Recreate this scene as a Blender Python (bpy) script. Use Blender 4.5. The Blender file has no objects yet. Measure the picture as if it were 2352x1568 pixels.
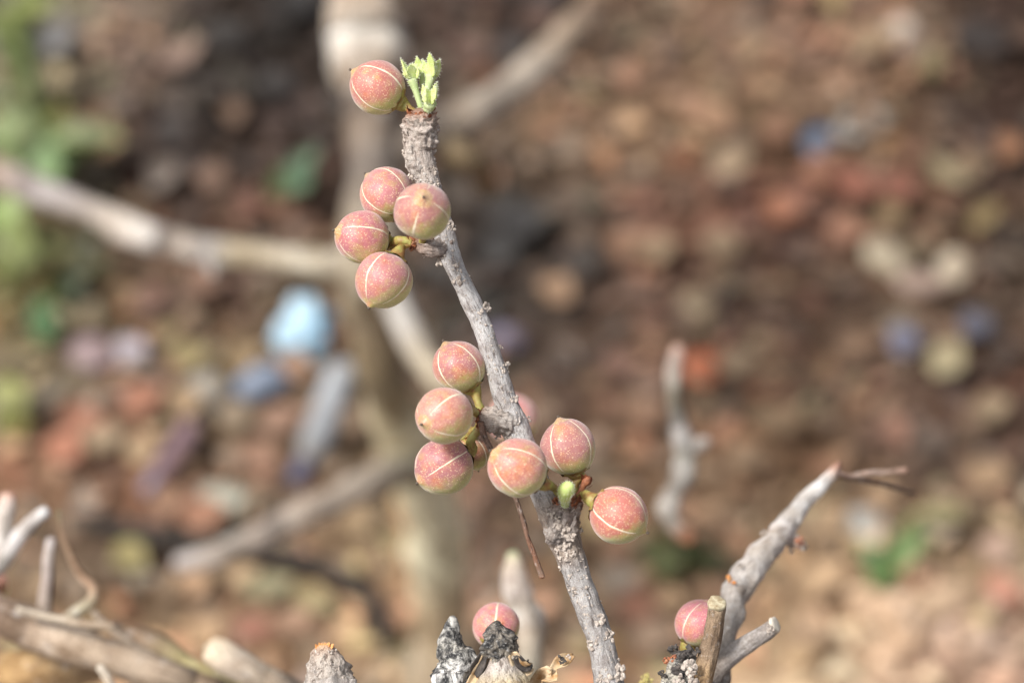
import bpy, bmesh, math, random
import numpy as np
from mathutils import Vector, Matrix, noise as mnoise

random.seed(11)
rng = np.random.default_rng(11)
scene = bpy.context.scene
col = scene.collection

# ---------------------------------------------------------------- camera
LENS = 50.0
D1 = 0.53                    # focus distance
WF = 0.214                   # width of the frame on the focal plane
PITCH = math.radians(45)
FOCUS = Vector((0, 0, 0.69))
FWD = Vector((0, math.cos(PITCH), -math.sin(PITCH)))
UP = Vector((0, math.sin(PITCH), math.cos(PITCH)))
RIGHT = Vector((1, 0, 0))
CAM = FOCUS - FWD * D1
cam_data = bpy.data.cameras.new('camera')
cam = bpy.data.objects.new('camera', cam_data)
col.objects.link(cam)
cam.matrix_world = Matrix((
    (RIGHT.x, UP.x, -FWD.x, CAM.x),
    (RIGHT.y, UP.y, -FWD.y, CAM.y),
    (RIGHT.z, UP.z, -FWD.z, CAM.z),
    (0, 0, 0, 1)))
cam_data.lens = LENS
cam_data.sensor_width = WF / D1 * LENS
cam_data.clip_start = 0.01
cam_data.clip_end = 200
cam_data.dof.use_dof = True
cam_data.dof.focus_distance = D1
cam_data.dof.aperture_fstop = 4.9
scene.camera = cam

# ---------------------------------------------------------------- sky and sun (bright overcast, light from upper left)
SUN_DIR = Vector((-0.50, -0.22, 0.85)).normalized()
elev = math.asin(SUN_DIR.z)
azim = math.atan2(SUN_DIR.x, SUN_DIR.y)
world = bpy.data.worlds.new('World')
scene.world = world
world.use_nodes = True
wn, wl = world.node_tree.nodes, world.node_tree.links
wn.clear()
wo = wn.new('ShaderNodeOutputWorld')
wb = wn.new('ShaderNodeBackground')
ws = wn.new('ShaderNodeTexSky')
ws.sky_type = 'NISHITA'
ws.sun_disc = False
ws.sun_elevation = elev
ws.sun_rotation = azim
ws.dust_density = 4.0
whs = wn.new('ShaderNodeHueSaturation')      # overcast: a nearly grey sky
whs.inputs['Saturation'].default_value = 0.35
wl.new(ws.outputs[0], whs.inputs['Color'])
wl.new(whs.outputs[0], wb.inputs['Color'])
wb.inputs['Strength'].default_value = 0.10
wl.new(wb.outputs[0], wo.inputs['Surface'])

sun_data = bpy.data.lights.new('sun', 'SUN')
sun_data.energy = 2.4
sun_data.angle = math.radians(10)
sun_data.color = (1.0, 0.975, 0.94)
sun = bpy.data.objects.new('sun', sun_data)
col.objects.link(sun)
sun.rotation_euler = SUN_DIR.to_track_quat('Z', 'Y').to_euler()

scene.view_settings.view_transform = 'Standard'
scene.view_settings.look = 'None'
scene.view_settings.exposure = 0.92
scene.view_settings.gamma = 1.0
scene.view_settings.use_curve_mapping = False
scene.cycles.use_denoising = True

# ---------------------------------------------------------------- helpers
PX = WF / 2352.0             # metres per picture unit (2352 wide) on the focal plane
ALB = 0.80                   # seen colour -> surface colour


def ray(px, py):
    return FWD + RIGHT * ((px - 1176) * PX / D1) - UP * ((py - 784) * PX / D1)


def P(px, py, off=0.0):
    return CAM + ray(px, py) * (D1 + off)


def G(px, py, z=0.0):
    r = ray(px, py)
    t = (z - CAM.z) / r.z
    return CAM + r * t, t


def msize(off):
    return PX * (D1 + off) / D1


def lin1(c):
    c = c / 255.0
    return c / 12.92 if c <= 0.04045 else ((c + 0.055) / 1.055) ** 2.4


def lin(rgb, k=1.0):
    return tuple(min(0.9, lin1(max(0, min(255, c))) * k) for c in rgb)


def tag(o, label, cat, group=None, kind=None):
    o['label'] = label
    o['category'] = cat
    if group:
        o['group'] = group
    if kind:
        o['kind'] = kind
    return o


def empty(name, loc):
    o = bpy.data.objects.new(name, None)
    o.empty_display_size = 0.01
    col.objects.link(o)
    o.location = loc
    return o


def link(name, mesh, mat=None, parent=None, loc=None):
    o = bpy.data.objects.new(name, mesh)
    col.objects.link(o)
    if mat is not None and not mesh.materials:
        mesh.materials.append(mat)
    if parent is not None:
        o.parent = parent
    if loc is not None:
        o.location = loc
    return o


def mesh_from(name, verts, faces, smooth=True):
    m = bpy.data.meshes.new(name)
    m.from_pydata([tuple(v) for v in verts], [], faces)
    if smooth:
        m.polygons.foreach_set('use_smooth', [True] * len(m.polygons))
    m.update()
    return m


# ---------------------------------------------------------------- materials
def new_mat(name):
    m = bpy.data.materials.new(name)
    m.use_nodes = True
    n, l = m.node_tree.nodes, m.node_tree.links
    b = n['Principled BSDF']
    return m, n, l, b


def ramp(n, stops):
    r = n.new('ShaderNodeValToRGB')
    e = r.color_ramp.elements
    while len(e) < len(stops):
        e.new(0.5)
    for el, (p, c) in zip(e, stops):
        el.position = p
        el.color = (c[0], c[1], c[2], 1) if isinstance(c, (tuple, list)) else (c, c, c, 1)
    return r


def mix(n, l, a, b, fac, mode='MIX'):
    m = n.new('ShaderNodeMix')
    m.data_type = 'RGBA'
    m.blend_type = mode
    for sock, v in ((m.inputs[6], a), (m.inputs[7], b), (m.inputs[0], fac)):
        if hasattr(v, 'links'):
            l.new(v, sock)
        elif isinstance(v, (tuple, list)):
            sock.default_value = (v[0], v[1], v[2], 1)
        else:
            sock.default_value = v
    return m.outputs[2]


def tex_noise(n, l, vec, scale, detail=4, rough=0.55, dist=0.0):
    t = n.new('ShaderNodeTexNoise')
    t.inputs['Scale'].default_value = scale
    t.inputs['Detail'].default_value = detail
    t.inputs['Roughness'].default_value = rough
    t.inputs['Distortion'].default_value = dist
    if vec is not None:
        l.new(vec, t.inputs['Vector'])
    return t.outputs['Fac']


def tex_vor(n, l, vec, scale, feature='F1'):
    t = n.new('ShaderNodeTexVoronoi')
    t.feature = feature
    t.inputs['Scale'].default_value = scale
    l.new(vec, t.inputs['Vector'])
    return t


def mapping(n, l, vec, scale):
    m = n.new('ShaderNodeMapping')
    m.inputs['Scale'].default_value = scale
    l.new(vec, m.inputs['Vector'])
    return m.outputs[0]


def attr(n, name, out):
    a = n.new('ShaderNodeAttribute')
    a.attribute_name = name
    return a.outputs[out]


def bump(n, l, h, dist, strength=1.0, prev=None):
    b = n.new('ShaderNodeBump')
    b.inputs['Distance'].default_value = dist
    b.inputs['Strength'].default_value = strength
    l.new(h, b.inputs['Height'])
    if prev is not None:
        l.new(prev, b.inputs['Normal'])
    return b.outputs[0]


def bark_material(name, fine=1.0, crack=0.6, relief=0.00035, speck=0.35, dark=(0.62, 0.52, 0.45)):
    """bark: colour along the branch in 'tint', straightened coordinates in 'bark' (metres)"""
    m, n, l, b = new_mat(name)
    v = attr(n, 'bark', 'Vector')
    tint = attr(n, 'tint', 'Color')
    stretched = mapping(n, l, v, (1, 1, 0.22))
    fis = tex_noise(n, l, stretched, 1500 * fine, 5, 0.6, 0.4)
    blot = tex_noise(n, l, v, 330 * fine, 5, 0.6)
    grain = tex_noise(n, l, v, 4200 * fine, 2, 0.6)
    c = mix(n, l, tint, mix(n, l, tint, dark, 1.0, 'MULTIPLY'), ramp_out(n, l, blot, [(0.42, 0), (0.66, 1)]))
    c = mix(n, l, c, (0.70, 0.68, 0.65), mul(n, l, ramp_out(n, l, tex_noise(n, l, v, 700 * fine, 4, 0.7), [(0.56, 0), (0.68, 1)]), speck))
    c = mix(n, l, c, mix(n, l, c, (0.25, 0.21, 0.19), 1.0, 'MULTIPLY'), mul(n, l, ramp_out(n, l, fis, [(0.32, 1), (0.46, 0)]), crack))
    c = mix(n, l, c, mix(n, l, c, (0.72, 0.70, 0.68), 1.0, 'MULTIPLY'), ramp_out(n, l, grain, [(0.40, 1), (0.6, 0)]))
    l.new(c, b.inputs['Base Color'])
    b.inputs['Roughness'].default_value = 0.78
    b.inputs['Specular IOR Level'].default_value = 0.25
    nb = bump(n, l, fis, relief, 0.9)
    nb = bump(n, l, grain, relief * 0.3, 0.8, nb)
    l.new(nb, b.inputs['Normal'])
    return m


def ramp_out(n, l, fac, stops):
    r = ramp(n, stops)
    l.new(fac, r.inputs[0])
    return r.outputs[0]


def mul(n, l, a, k):
    m = n.new('ShaderNodeMath')
    m.operation = 'MULTIPLY'
    l.new(a, m.inputs[0])
    if hasattr(k, 'links'):
        l.new(k, m.inputs[1])
    else:
        m.inputs[1].default_value = k
    return m.outputs[0]


BARK = bark_material('grey_twig_bark', crack=0.9, relief=0.0007, dark=(0.62, 0.58, 0.56))
BARK_FAR = bark_material('shrub_bark', fine=0.13, crack=0.45, relief=0.0015, speck=0.35, dark=(0.50, 0.45, 0.40))
BARK_MID = bark_material('weathered_branch_bark', fine=0.4, crack=0.6, relief=0.0006, speck=0.35, dark=(0.55, 0.49, 0.43))


def char_material():
    m, n, l, b = new_mat('charred_lichen_bark')
    v = attr(n, 'bark', 'Vector')
    tint = attr(n, 'tint', 'Color')
    a = tex_noise(n, l, v, 420, 6, 0.68, 0.6)
    fine = tex_noise(n, l, v, 2600, 4, 0.7)
    c = mix(n, l, (0.02, 0.019, 0.019), tint, ramp_out(n, l, a, [(0.43, 0), (0.5, 0.35), (0.58, 1)]))
    c = mix(n, l, c, (0.62, 0.60, 0.57), mul(n, l, ramp_out(n, l, fine, [(0.55, 0), (0.66, 1)]), 0.6))
    c = mix(n, l, c, (0.03, 0.03, 0.03), mul(n, l, ramp_out(n, l, fine, [(0.36, 1), (0.43, 0)]), 0.8))
    l.new(c, b.inputs['Base Color'])
    b.inputs['Roughness'].default_value = 0.7
    nb = bump(n, l, fine, 0.0004, 1.0)
    l.new(bump(n, l, a, 0.0006, 0.8, nb), b.inputs['Normal'])
    return m


CHAR = char_material()


def fruit_material():
    m, n, l, b = new_mat('blushed_fruit_skin')
    tc = n.new('ShaderNodeTexCoord')
    oi = n.new('ShaderNodeObjectInfo')
    add = n.new('ShaderNodeVectorMath')
    add.operation = 'MULTIPLY_ADD'
    l.new(oi.outputs['Random'], add.inputs[0])
    add.inputs[1].default_value = (31, 47, 23)
    l.new(tc.outputs['Object'], add.inputs[2])
    v = add.outputs[0]
    pink = oi.outputs['Color']
    big = tex_noise(n, l, v, 1.3, 3, 0.6)
    med = tex_noise(n, l, v, 4.5, 5, 0.65)
    # warm orange blush, olive-green patches
    c = mix(n, l, pink, lin((200, 128, 72)), mul(n, l, ramp_out(n, l, big, [(0.48, 0), (0.68, 1)]), 0.55))
    c = mix(n, l, c, lin((160, 92, 84)), mul(n, l, ramp_out(n, l, med, [(0.46, 0), (0.70, 1)]), 0.7))
    c = mix(n, l, c, lin((172, 150, 84)), mul(n, l, ramp_out(n, l, tex_noise(n, l, v, 2.2, 5, 0.65), [(0.53, 0), (0.70, 1)]), 0.6))
    # ground colour: green toward the stalk and on the side away from the sky
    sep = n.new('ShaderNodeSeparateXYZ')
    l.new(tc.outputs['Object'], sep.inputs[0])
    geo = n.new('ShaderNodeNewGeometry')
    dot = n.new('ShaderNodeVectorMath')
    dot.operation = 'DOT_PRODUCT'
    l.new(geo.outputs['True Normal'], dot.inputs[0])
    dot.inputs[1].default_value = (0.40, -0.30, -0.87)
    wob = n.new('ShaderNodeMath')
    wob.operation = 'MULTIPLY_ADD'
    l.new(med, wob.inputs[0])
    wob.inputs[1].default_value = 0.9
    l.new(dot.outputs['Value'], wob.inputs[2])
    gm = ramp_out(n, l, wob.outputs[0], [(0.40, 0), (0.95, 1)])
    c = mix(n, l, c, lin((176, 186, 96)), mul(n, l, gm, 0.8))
    tipm = ramp_out(n, l, sep.outputs['Z'], [(0.98, 0), (1.16, 1)])
    c = mix(n, l, c, lin((178, 160, 88)), mul(n, l, mul(n, l, tipm, ramp_out(n, l, med, [(0.35, 0.3), (0.6, 1)])), 0.6))
    # rust-brown scars
    sc = ramp_out(n, l, tex_noise(n, l, v, 2.6, 6, 0.7), [(0.655, 0), (0.71, 1)])
    c = mix(n, l, c, lin((140, 66, 24)), mul(n, l, sc, 0.8))
    # pale freckles of uneven size
    for scl, lo, hi, k in ((11.5, 0.20, 0.29, 0.76), (17.0, 0.22, 0.30, 0.62)):
        vo = tex_vor(n, l, v, scl)
        jit = n.new('ShaderNodeMath')
        jit.operation = 'MULTIPLY_ADD'
        sp = n.new('ShaderNodeSeparateColor')
        l.new(vo.outputs['Color'], sp.inputs[0])
        l.new(sp.outputs[0], jit.inputs[0])
        jit.inputs[1].default_value = 0.16
        l.new(vo.outputs['Distance'], jit.inputs[2])
        f = ramp_out(n, l, jit.outputs[0], [(lo, 1), (hi + 0.06, 0)])
        c = mix(n, l, c, lin((238, 214, 176)), mul(n, l, mul(n, l, f, ramp_out(n, l, tex_noise(n, l, v, 2.0 + scl * 0.1, 2, 0.5), [(0.36, 0.5), (0.56, 1.0)])), k))
    bloom = ramp_out(n, l, tex_noise(n, l, v, 3.2, 5, 0.7), [(0.42, 0), (0.72, 1)])
    c = mix(n, l, c, lin((206, 176, 164)), mul(n, l, bloom, 0.2))
    l.new(c, b.inputs['Base Color'])
    l.new(ramp_out(n, l, bloom, [(0, 0.42), (1, 0.62)]), b.inputs['Roughness'])
    b.inputs['Specular IOR Level'].default_value = 0.38
    b.inputs['Subsurface Weight'].default_value = 0.12
    b.inputs['Subsurface Radius'].default_value = (1.0, 0.45, 0.3)
    b.inputs['Subsurface Scale'].default_value = 0.0016
    b.inputs['Sheen Weight'].default_value = 0.4
    b.inputs['Sheen Roughness'].default_value = 0.5
    l.new(bump(n, l, med, 0.00006, 0.6), b.inputs['Normal'])
    return m


FRUIT = fruit_material()


def simple(name, rgb, rough=0.7, var=0.35, scale=900, sss=0.0, alt=None, relief=0.0001, coords='Object'):
    m, n, l, b = new_mat(name)
    tc = n.new('ShaderNodeTexCoord')
    v = tc.outputs[coords]
    a = tex_noise(n, l, v, scale, 5, 0.65)
    c0 = lin(rgb)
    c1 = lin(alt) if alt else tuple(x * (1 - var) for x in c0)
    c = mix(n, l, c0, c1, ramp_out(n, l, a, [(0.38, 0), (0.64, 1)]))
    l.new(c, b.inputs['Base Color'])
    b.inputs['Roughness'].default_value = rough
    b.inputs['Subsurface Weight'].default_value = sss
    b.inputs['Subsurface Scale'].default_value = 0.001
    if relief:
        l.new(bump(n, l, a, relief, 0.8), b.inputs['Normal'])
    return m


SUTURE = simple('cream_suture', (232, 218, 190), 0.6, 0.2, 6, relief=0)
BEAK = simple('dark_beak', (112, 98, 84), 0.8, 0.5, 8, alt=(60, 52, 46), relief=0)
STALK = simple('green_stalk', (158, 154, 84), 0.55, 0.3, 500, 0.1, alt=(132, 88, 50))
CALYX = simple('calyx_green', (156, 148, 78), 0.6, 0.3, 6, 0.1, alt=(128, 80, 44), relief=0)
SCALE = simple('brown_bud_scale', (176, 112, 76), 0.65, 0.4, 800, alt=(110, 62, 44))
KNOB = simple('corky_knob', (196, 184, 172), 0.85, 0.4, 1300, alt=(128, 116, 106), relief=0.0003)
PALEWOOD = simple('cut_wood', (184, 174, 146), 0.85, 0.3, 800, alt=(136, 118, 88), relief=0.0002)
DRYLEAF = simple('papery_dry_leaf', (206, 184, 150), 0.7, 0.4, 420, alt=(160, 118, 70), relief=0.0003)
BLACKBUD = simple('blackened_bud', (50, 46, 44), 0.8, 0.4, 900, alt=(92, 84, 78), relief=0.0004)


def leafy(name, rgb, rgb2, trans=0.35, rough=0.5, scale=60, color_from_object=False, color_attr=None):
    m, n, l, b = new_mat(name)
    tc = n.new('ShaderNodeTexCoord')
    a = tex_noise(n, l, tc.outputs['Object'], scale, 4, 0.6)
    if color_from_object:
        oi = n.new('ShaderNodeObjectInfo')
        base = oi.outputs['Color']
        c = mix(n, l, base, mix(n, l, base, (0.62, 0.55, 0.5), 1.0, 'MULTIPLY'), ramp_out(n, l, a, [(0.4, 0), (0.65, 1)]))
    elif color_attr:
        base = attr(n, color_attr, 'Color')
        c = mix(n, l, base, mix(n, l, base, (0.62, 0.55, 0.5), 1.0, 'MULTIPLY'), ramp_out(n, l, a, [(0.4, 0), (0.65, 1)]))
    else:
        c = mix(n, l, lin(rgb), lin(rgb2), ramp_out(n, l, a, [(0.38, 0), (0.62, 1)]))
    l.new(c, b.inputs['Base Color'])
    b.inputs['Roughness'].default_value = rough
    tr = n.new('ShaderNodeBsdfTranslucent')
    l.new(c, tr.inputs['Color'])
    ms = n.new('ShaderNodeMixShader')
    ms.inputs[0].default_value = trans
    l.new(b.outputs[0], ms.inputs[1])
    l.new(tr.outputs[0], ms.inputs[2])
    l.new(ms.outputs[0], n['Material Output'].inputs['Surface'])
    return m


YOUNG = leafy('young_leaf', (196, 212, 124), (224, 230, 160), 0.22, 0.6, 500)
YOUNGSTALK = leafy('young_leaf_stalk', (176, 194, 132), (196, 206, 154), 0.15, 0.6, 500)
HAIR = leafy('white_leaf_hair', (240, 246, 220), (250, 250, 235), 0.4, 0.6, 500)
LITTER_OBJ = leafy('dead_leaf', None, None, 0.12, 0.75, 60, color_from_object=True)
LITTER_ATT = leafy('leaf_litter', None, None, 0.12, 0.75, 60, color_attr='Col')
WEED = leafy('weed_leaf', None, None, 0.3, 0.5, 40, color_from_object=True)

# ---------------------------------------------------------------- the ground: colour map with light and shade painted in (seen colours, read off 12 x 8 areas)
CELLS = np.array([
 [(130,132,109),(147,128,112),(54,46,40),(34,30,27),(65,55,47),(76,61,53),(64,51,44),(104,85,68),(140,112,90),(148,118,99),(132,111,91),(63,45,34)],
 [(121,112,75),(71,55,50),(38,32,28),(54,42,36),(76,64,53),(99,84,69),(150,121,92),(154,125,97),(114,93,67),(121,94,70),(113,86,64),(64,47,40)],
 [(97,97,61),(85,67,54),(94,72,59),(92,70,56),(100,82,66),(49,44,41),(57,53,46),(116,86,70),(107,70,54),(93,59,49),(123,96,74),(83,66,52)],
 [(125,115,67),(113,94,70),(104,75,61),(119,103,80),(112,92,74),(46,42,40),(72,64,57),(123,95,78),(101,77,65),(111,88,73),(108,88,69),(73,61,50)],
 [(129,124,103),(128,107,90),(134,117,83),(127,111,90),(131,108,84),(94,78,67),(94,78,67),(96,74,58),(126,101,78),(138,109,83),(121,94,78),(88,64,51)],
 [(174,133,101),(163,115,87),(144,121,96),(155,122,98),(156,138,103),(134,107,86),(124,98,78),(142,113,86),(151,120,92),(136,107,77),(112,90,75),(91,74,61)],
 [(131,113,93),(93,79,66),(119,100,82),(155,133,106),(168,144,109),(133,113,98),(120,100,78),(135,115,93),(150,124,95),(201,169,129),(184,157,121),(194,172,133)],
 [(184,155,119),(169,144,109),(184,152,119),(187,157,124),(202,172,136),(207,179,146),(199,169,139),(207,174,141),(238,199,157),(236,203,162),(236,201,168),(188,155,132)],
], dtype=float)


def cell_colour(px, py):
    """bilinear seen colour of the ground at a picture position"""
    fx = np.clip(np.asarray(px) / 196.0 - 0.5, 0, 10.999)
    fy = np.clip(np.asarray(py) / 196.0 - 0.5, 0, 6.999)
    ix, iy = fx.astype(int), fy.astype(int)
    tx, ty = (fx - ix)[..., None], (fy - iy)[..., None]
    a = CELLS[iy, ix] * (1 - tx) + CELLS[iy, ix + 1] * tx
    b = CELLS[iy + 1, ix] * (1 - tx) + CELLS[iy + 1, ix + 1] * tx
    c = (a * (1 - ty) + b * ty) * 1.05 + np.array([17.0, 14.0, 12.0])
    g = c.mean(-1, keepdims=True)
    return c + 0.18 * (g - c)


def srgb2lin(a):
    a = np.clip(a, 0, 255) / 255.0
    return np.where(a <= 0.04045, a / 12.92, ((a + 0.055) / 1.055) ** 2.4)


def project(x, y, z):
    """ground position -> picture position (numpy), used to look up the seen colour there"""
    dx, dy, dz = x - CAM.x, y - CAM.y, z - CAM.z
    d = dx * FWD.x + dy * FWD.y + dz * FWD.z
    d = np.maximum(d, 0.2)
    u = dx * RIGHT.x
    v = dy * UP.y + dz * UP.z
    return 1176 + u / d * D1 / PX, 784 - v / d * D1 / PX


def hgt(x, y):
    return 0.010 * mnoise.noise(Vector((x * 5, y * 5, 1.7))) + 0.005 * mnoise.noise(Vector((x * 17, y * 17, 4.1)))


def build_ground():
    inner = list(np.arange(-1.3, 1.3001, 0.02))
    outer = [2, 3.5, 6, 10, 18, 35, 70]
    xs = [-o for o in reversed(outer)] + inner + outer
    ys = [v + 0.7 for v in xs]
    verts, cols = [], []
    for y in ys:
        for x in xs:
            near = abs(x) < 1.31 and abs(y - 0.7) < 1.31
            verts.append((x, y, hgt(x, y) if near else 0.0))
    va = np.array(verts)
    px, py = project(va[:, 0], va[:, 1], va[:, 2])
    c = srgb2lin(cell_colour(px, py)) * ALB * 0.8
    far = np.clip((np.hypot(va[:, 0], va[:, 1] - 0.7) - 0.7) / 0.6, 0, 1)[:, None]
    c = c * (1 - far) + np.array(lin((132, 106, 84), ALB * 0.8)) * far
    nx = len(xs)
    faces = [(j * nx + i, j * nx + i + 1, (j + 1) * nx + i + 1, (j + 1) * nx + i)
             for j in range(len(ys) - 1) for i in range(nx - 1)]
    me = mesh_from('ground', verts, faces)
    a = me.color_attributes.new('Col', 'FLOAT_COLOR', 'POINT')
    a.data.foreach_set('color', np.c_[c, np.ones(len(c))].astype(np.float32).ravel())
    m, n, l, b = new_mat('leaf_strewn_soil')
    tc = n.new('ShaderNodeTexCoord')
    base = attr(n, 'Col', 'Color')
    big = tex_noise(n, l, tc.outputs['Object'], 45, 6, 0.65)
    fine = tex_noise(n, l, tc.outputs['Object'], 400, 4, 0.6)
    cc = mix(n, l, base, mix(n, l, base, (0.5, 0.42, 0.36), 1.0, 'MULTIPLY'), ramp_out(n, l, big, [(0.35, 0), (0.65, 1)]))
    cc = mix(n, l, cc, mix(n, l, cc, (0.6, 0.55, 0.5), 1.0, 'MULTIPLY'), ramp_out(n, l, fine, [(0.4, 0), (0.6, 1)]))
    l.new(cc, b.inputs['Base Color'])
    b.inputs['Roughness'].default_value = 0.95
    b.inputs['Specular IOR Level'].default_value = 0.1
    l.new(bump(n, l, fine, 0.002, 0.8), b.inputs['Normal'])
    o = link('ground', me, m)
    o['kind'] = 'structure'
    return o


build_ground()


# ---------------------------------------------------------------- leaves of the litter
def leaf_variant(seed, nx=6, curl=0.2, fold=0.25, lobes=0.0, tipp=1.0):
    r = random.Random(seed)
    verts, faces = [], []
    ny = 3
    tw = r.uniform(-0.5, 0.5)
    for i in range(nx + 1):
        t = i / nx
        w = (math.sin(math.pi * min(1, t ** 0.8)) ** tipp) * 0.5 * (1 + lobes * math.sin(t * 17 + r.random()))
        w = max(w, 0.015)
        for j in range(ny):
            s = (j - 1)
            y = s * w * (1 + r.uniform(-0.12, 0.12))
            z = fold * abs(s) * w + curl * (t - 0.5) ** 2 * 2 + tw * s * w * (t - 0.5) + r.uniform(-0.02, 0.02)
            verts.append((t - 0.5, y, z))
    for i in range(nx):
        for j in range(ny - 1):
            a = i * ny + j
            faces.append((a, a + ny, a + ny + 1, a + 1))
    return np.array(verts), faces


VARIANTS = [leaf_variant(s, curl=random.uniform(-0.25, 0.45), fold=random.uniform(-0.1, 0.6),
                         lobes=random.choice([0, 0, 0.12]), tipp=random.uniform(0.6, 1.1)) for s in range(10)]
LEAF_MESHES = []
for k, (v, f) in enumerate(VARIANTS):
    me = mesh_from('dead_leaf', v, f)
    me.materials.append(LITTER_OBJ)
    LEAF_MESHES.append(me)


def rand_tilt(r, amount):
    ax = Vector((r.gauss(0, 1), r.gauss(0, 1), 0)).normalized()
    return Matrix.Rotation(r.gauss(0, amount), 3, ax)


TINTS = [((1.08, 0.94, 0.88), 'rust red'), ((1.08, 1.05, 0.97), 'tan'), ((0.98, 1.0, 1.02), 'grey brown'),
         ((0.70, 0.67, 0.65), 'dark brown'), ((0.98, 1.02, 0.87), 'olive brown'), ((1.18, 1.11, 1.02), 'pale straw')]
TINT_W = [0.26, 0.24, 0.14, 0.18, 0.08, 0.10]


def build_litter_mass():
    n = 19000
    x = rng.uniform(-0.9, 0.9, n)
    y = rng.uniform(0.0, 1.7, n)
    extra = 6000
    x = np.r_[x, rng.uniform(-2.6, 2.6, extra)]
    y = np.r_[y, rng.uniform(-1.6, 3.2, extra)]
    n += extra
    z = np.array([hgt(a, b) if abs(a) < 1.3 and abs(b - 0.7) < 1.3 else 0.0 for a, b in zip(x, y)])
    px, py = project(x, y, z)
    c = cell_colour(px + rng.normal(0, 45, n), py + rng.normal(0, 45, n))
    ti = rng.choice(len(TINTS), n, p=np.array(TINT_W) / sum(TINT_W))
    tint = np.array([t[0] for t in TINTS])[ti]
    nz = np.array([[mnoise.noise(Vector((a * 32, b * 32, 3.3))), mnoise.noise(Vector((a * 32, b * 32, 9.1))), mnoise.noise(Vector((a * 75, b * 75, 5.0)))] for a, b in zip(x, y)])
    sand = (np.clip((px - 1450) / 350, 0, 1) * np.clip((py - 950) / 250, 0, 1))[:, None]
    tint = 1 + (tint - 1) * (0.8 - 0.5 * sand)
    hue = 1 + nz[:, 1:2] * np.array([0.10, -0.06, -0.16]) * (1 - 0.6 * sand)
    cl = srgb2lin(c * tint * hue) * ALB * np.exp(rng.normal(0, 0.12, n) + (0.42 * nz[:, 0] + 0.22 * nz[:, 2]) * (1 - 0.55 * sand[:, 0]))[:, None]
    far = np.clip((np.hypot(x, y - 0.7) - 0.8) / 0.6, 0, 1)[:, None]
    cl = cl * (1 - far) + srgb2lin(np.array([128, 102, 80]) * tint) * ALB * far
    allv, allf, allc = [], [], []
    base = 0
    r = random.Random(5)
    for i in range(n):
        v, f = VARIANTS[i % len(VARIANTS)]
        L = r.uniform(0.007, 0.020)
        W = L * r.uniform(0.45, 0.8)
        R = Matrix.Rotation(r.uniform(0, 6.283), 3, 'Z') @ rand_tilt(r, 0.4)
        A = np.array(R) @ np.diag([L, W, L])
        vv = v @ A.T + np.array([x[i], y[i], z[i] + r.uniform(0.001, 0.010)])
        allv.append(vv)
        allf.append([tuple(q + base for q in ff) for ff in f])
        allc.append(np.repeat(cl[i][None, :], len(v), 0))
        base += len(v)
    V = np.concatenate(allv)
    F = [ff for fs in allf for ff in fs]
    me = mesh_from('leaf_litter', V, F)
    C = np.concatenate(allc)
    a = me.color_attributes.new('Col', 'FLOAT_COLOR', 'POINT')
    a.data.foreach_set('color', np.c_[C, np.ones(len(C))].astype(np.float32).ravel())
    o = link('leaf_litter', me, LITTER_ATT)
    tag(o, 'mass of small brown dead leaves carpeting the ground', 'leaf litter', kind='stuff')


build_litter_mass()


def place_leaf(px, py, L, W, ang, rgb, seed, lift=0.006, face=0.6, name='dead_leaf', k=1.0, mat_mesh=None):
    """a leaf on the ground; L, W in picture units, ang in degrees in the picture"""
    g, t = G(px, py, 0.006)
    s = PX * t / D1
    n = (Vector((0, 0, 1)) - FWD * face).normalized()
    a = math.radians(ang)
    d = RIGHT * math.cos(a) + UP * math.sin(a)
    xax = (d - n * d.dot(n)).normalized()
    yax = n.cross(xax)
    o = bpy.data.objects.new(name, mat_mesh or LEAF_MESHES[seed % len(LEAF_MESHES)])
    col.objects.link(o)
    M = Matrix((xax * L * s, yax * W * s, n * L * s)).transposed().to_4x4()
    z0 = hgt(g.x, g.y)
    M.translation = g + Vector((0, 0, lift + z0 - 0.003 + 0.2 * W * s * face))
    o.matrix_world = M
    o.color = (*lin(rgb, ALB * k), 1)
    return o


# ---------------------------------------------------------------- tubes: branches, twigs, stalks
def catmull(p0, p1, p2, p3, t):
    return 0.5 * ((2 * p1) + (p2 - p0) * t + (2 * p0 - 5 * p1 + 4 * p2 - p3) * t * t + (3 * p1 - p0 - 3 * p2 + p3) * t ** 3)


def sample_path(vals, step):
    """vals: rows (x,y,z,r,tint rgb linear)"""
    A = np.array(vals, dtype=float)
    n = len(A)
    out = []
    for i in range(n - 1):
        p0, p1, p2, p3 = A[max(0, i - 1)], A[i], A[i + 1], A[min(n - 1, i + 2)]
        L = np.linalg.norm(p2[:3] - p1[:3])
        m = max(2, int(L / step))
        for j in range(m):
            out.append(catmull(p0, p1, p2, p3, j / m))
    out.append(A[-1])
    return np.array(out)


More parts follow.
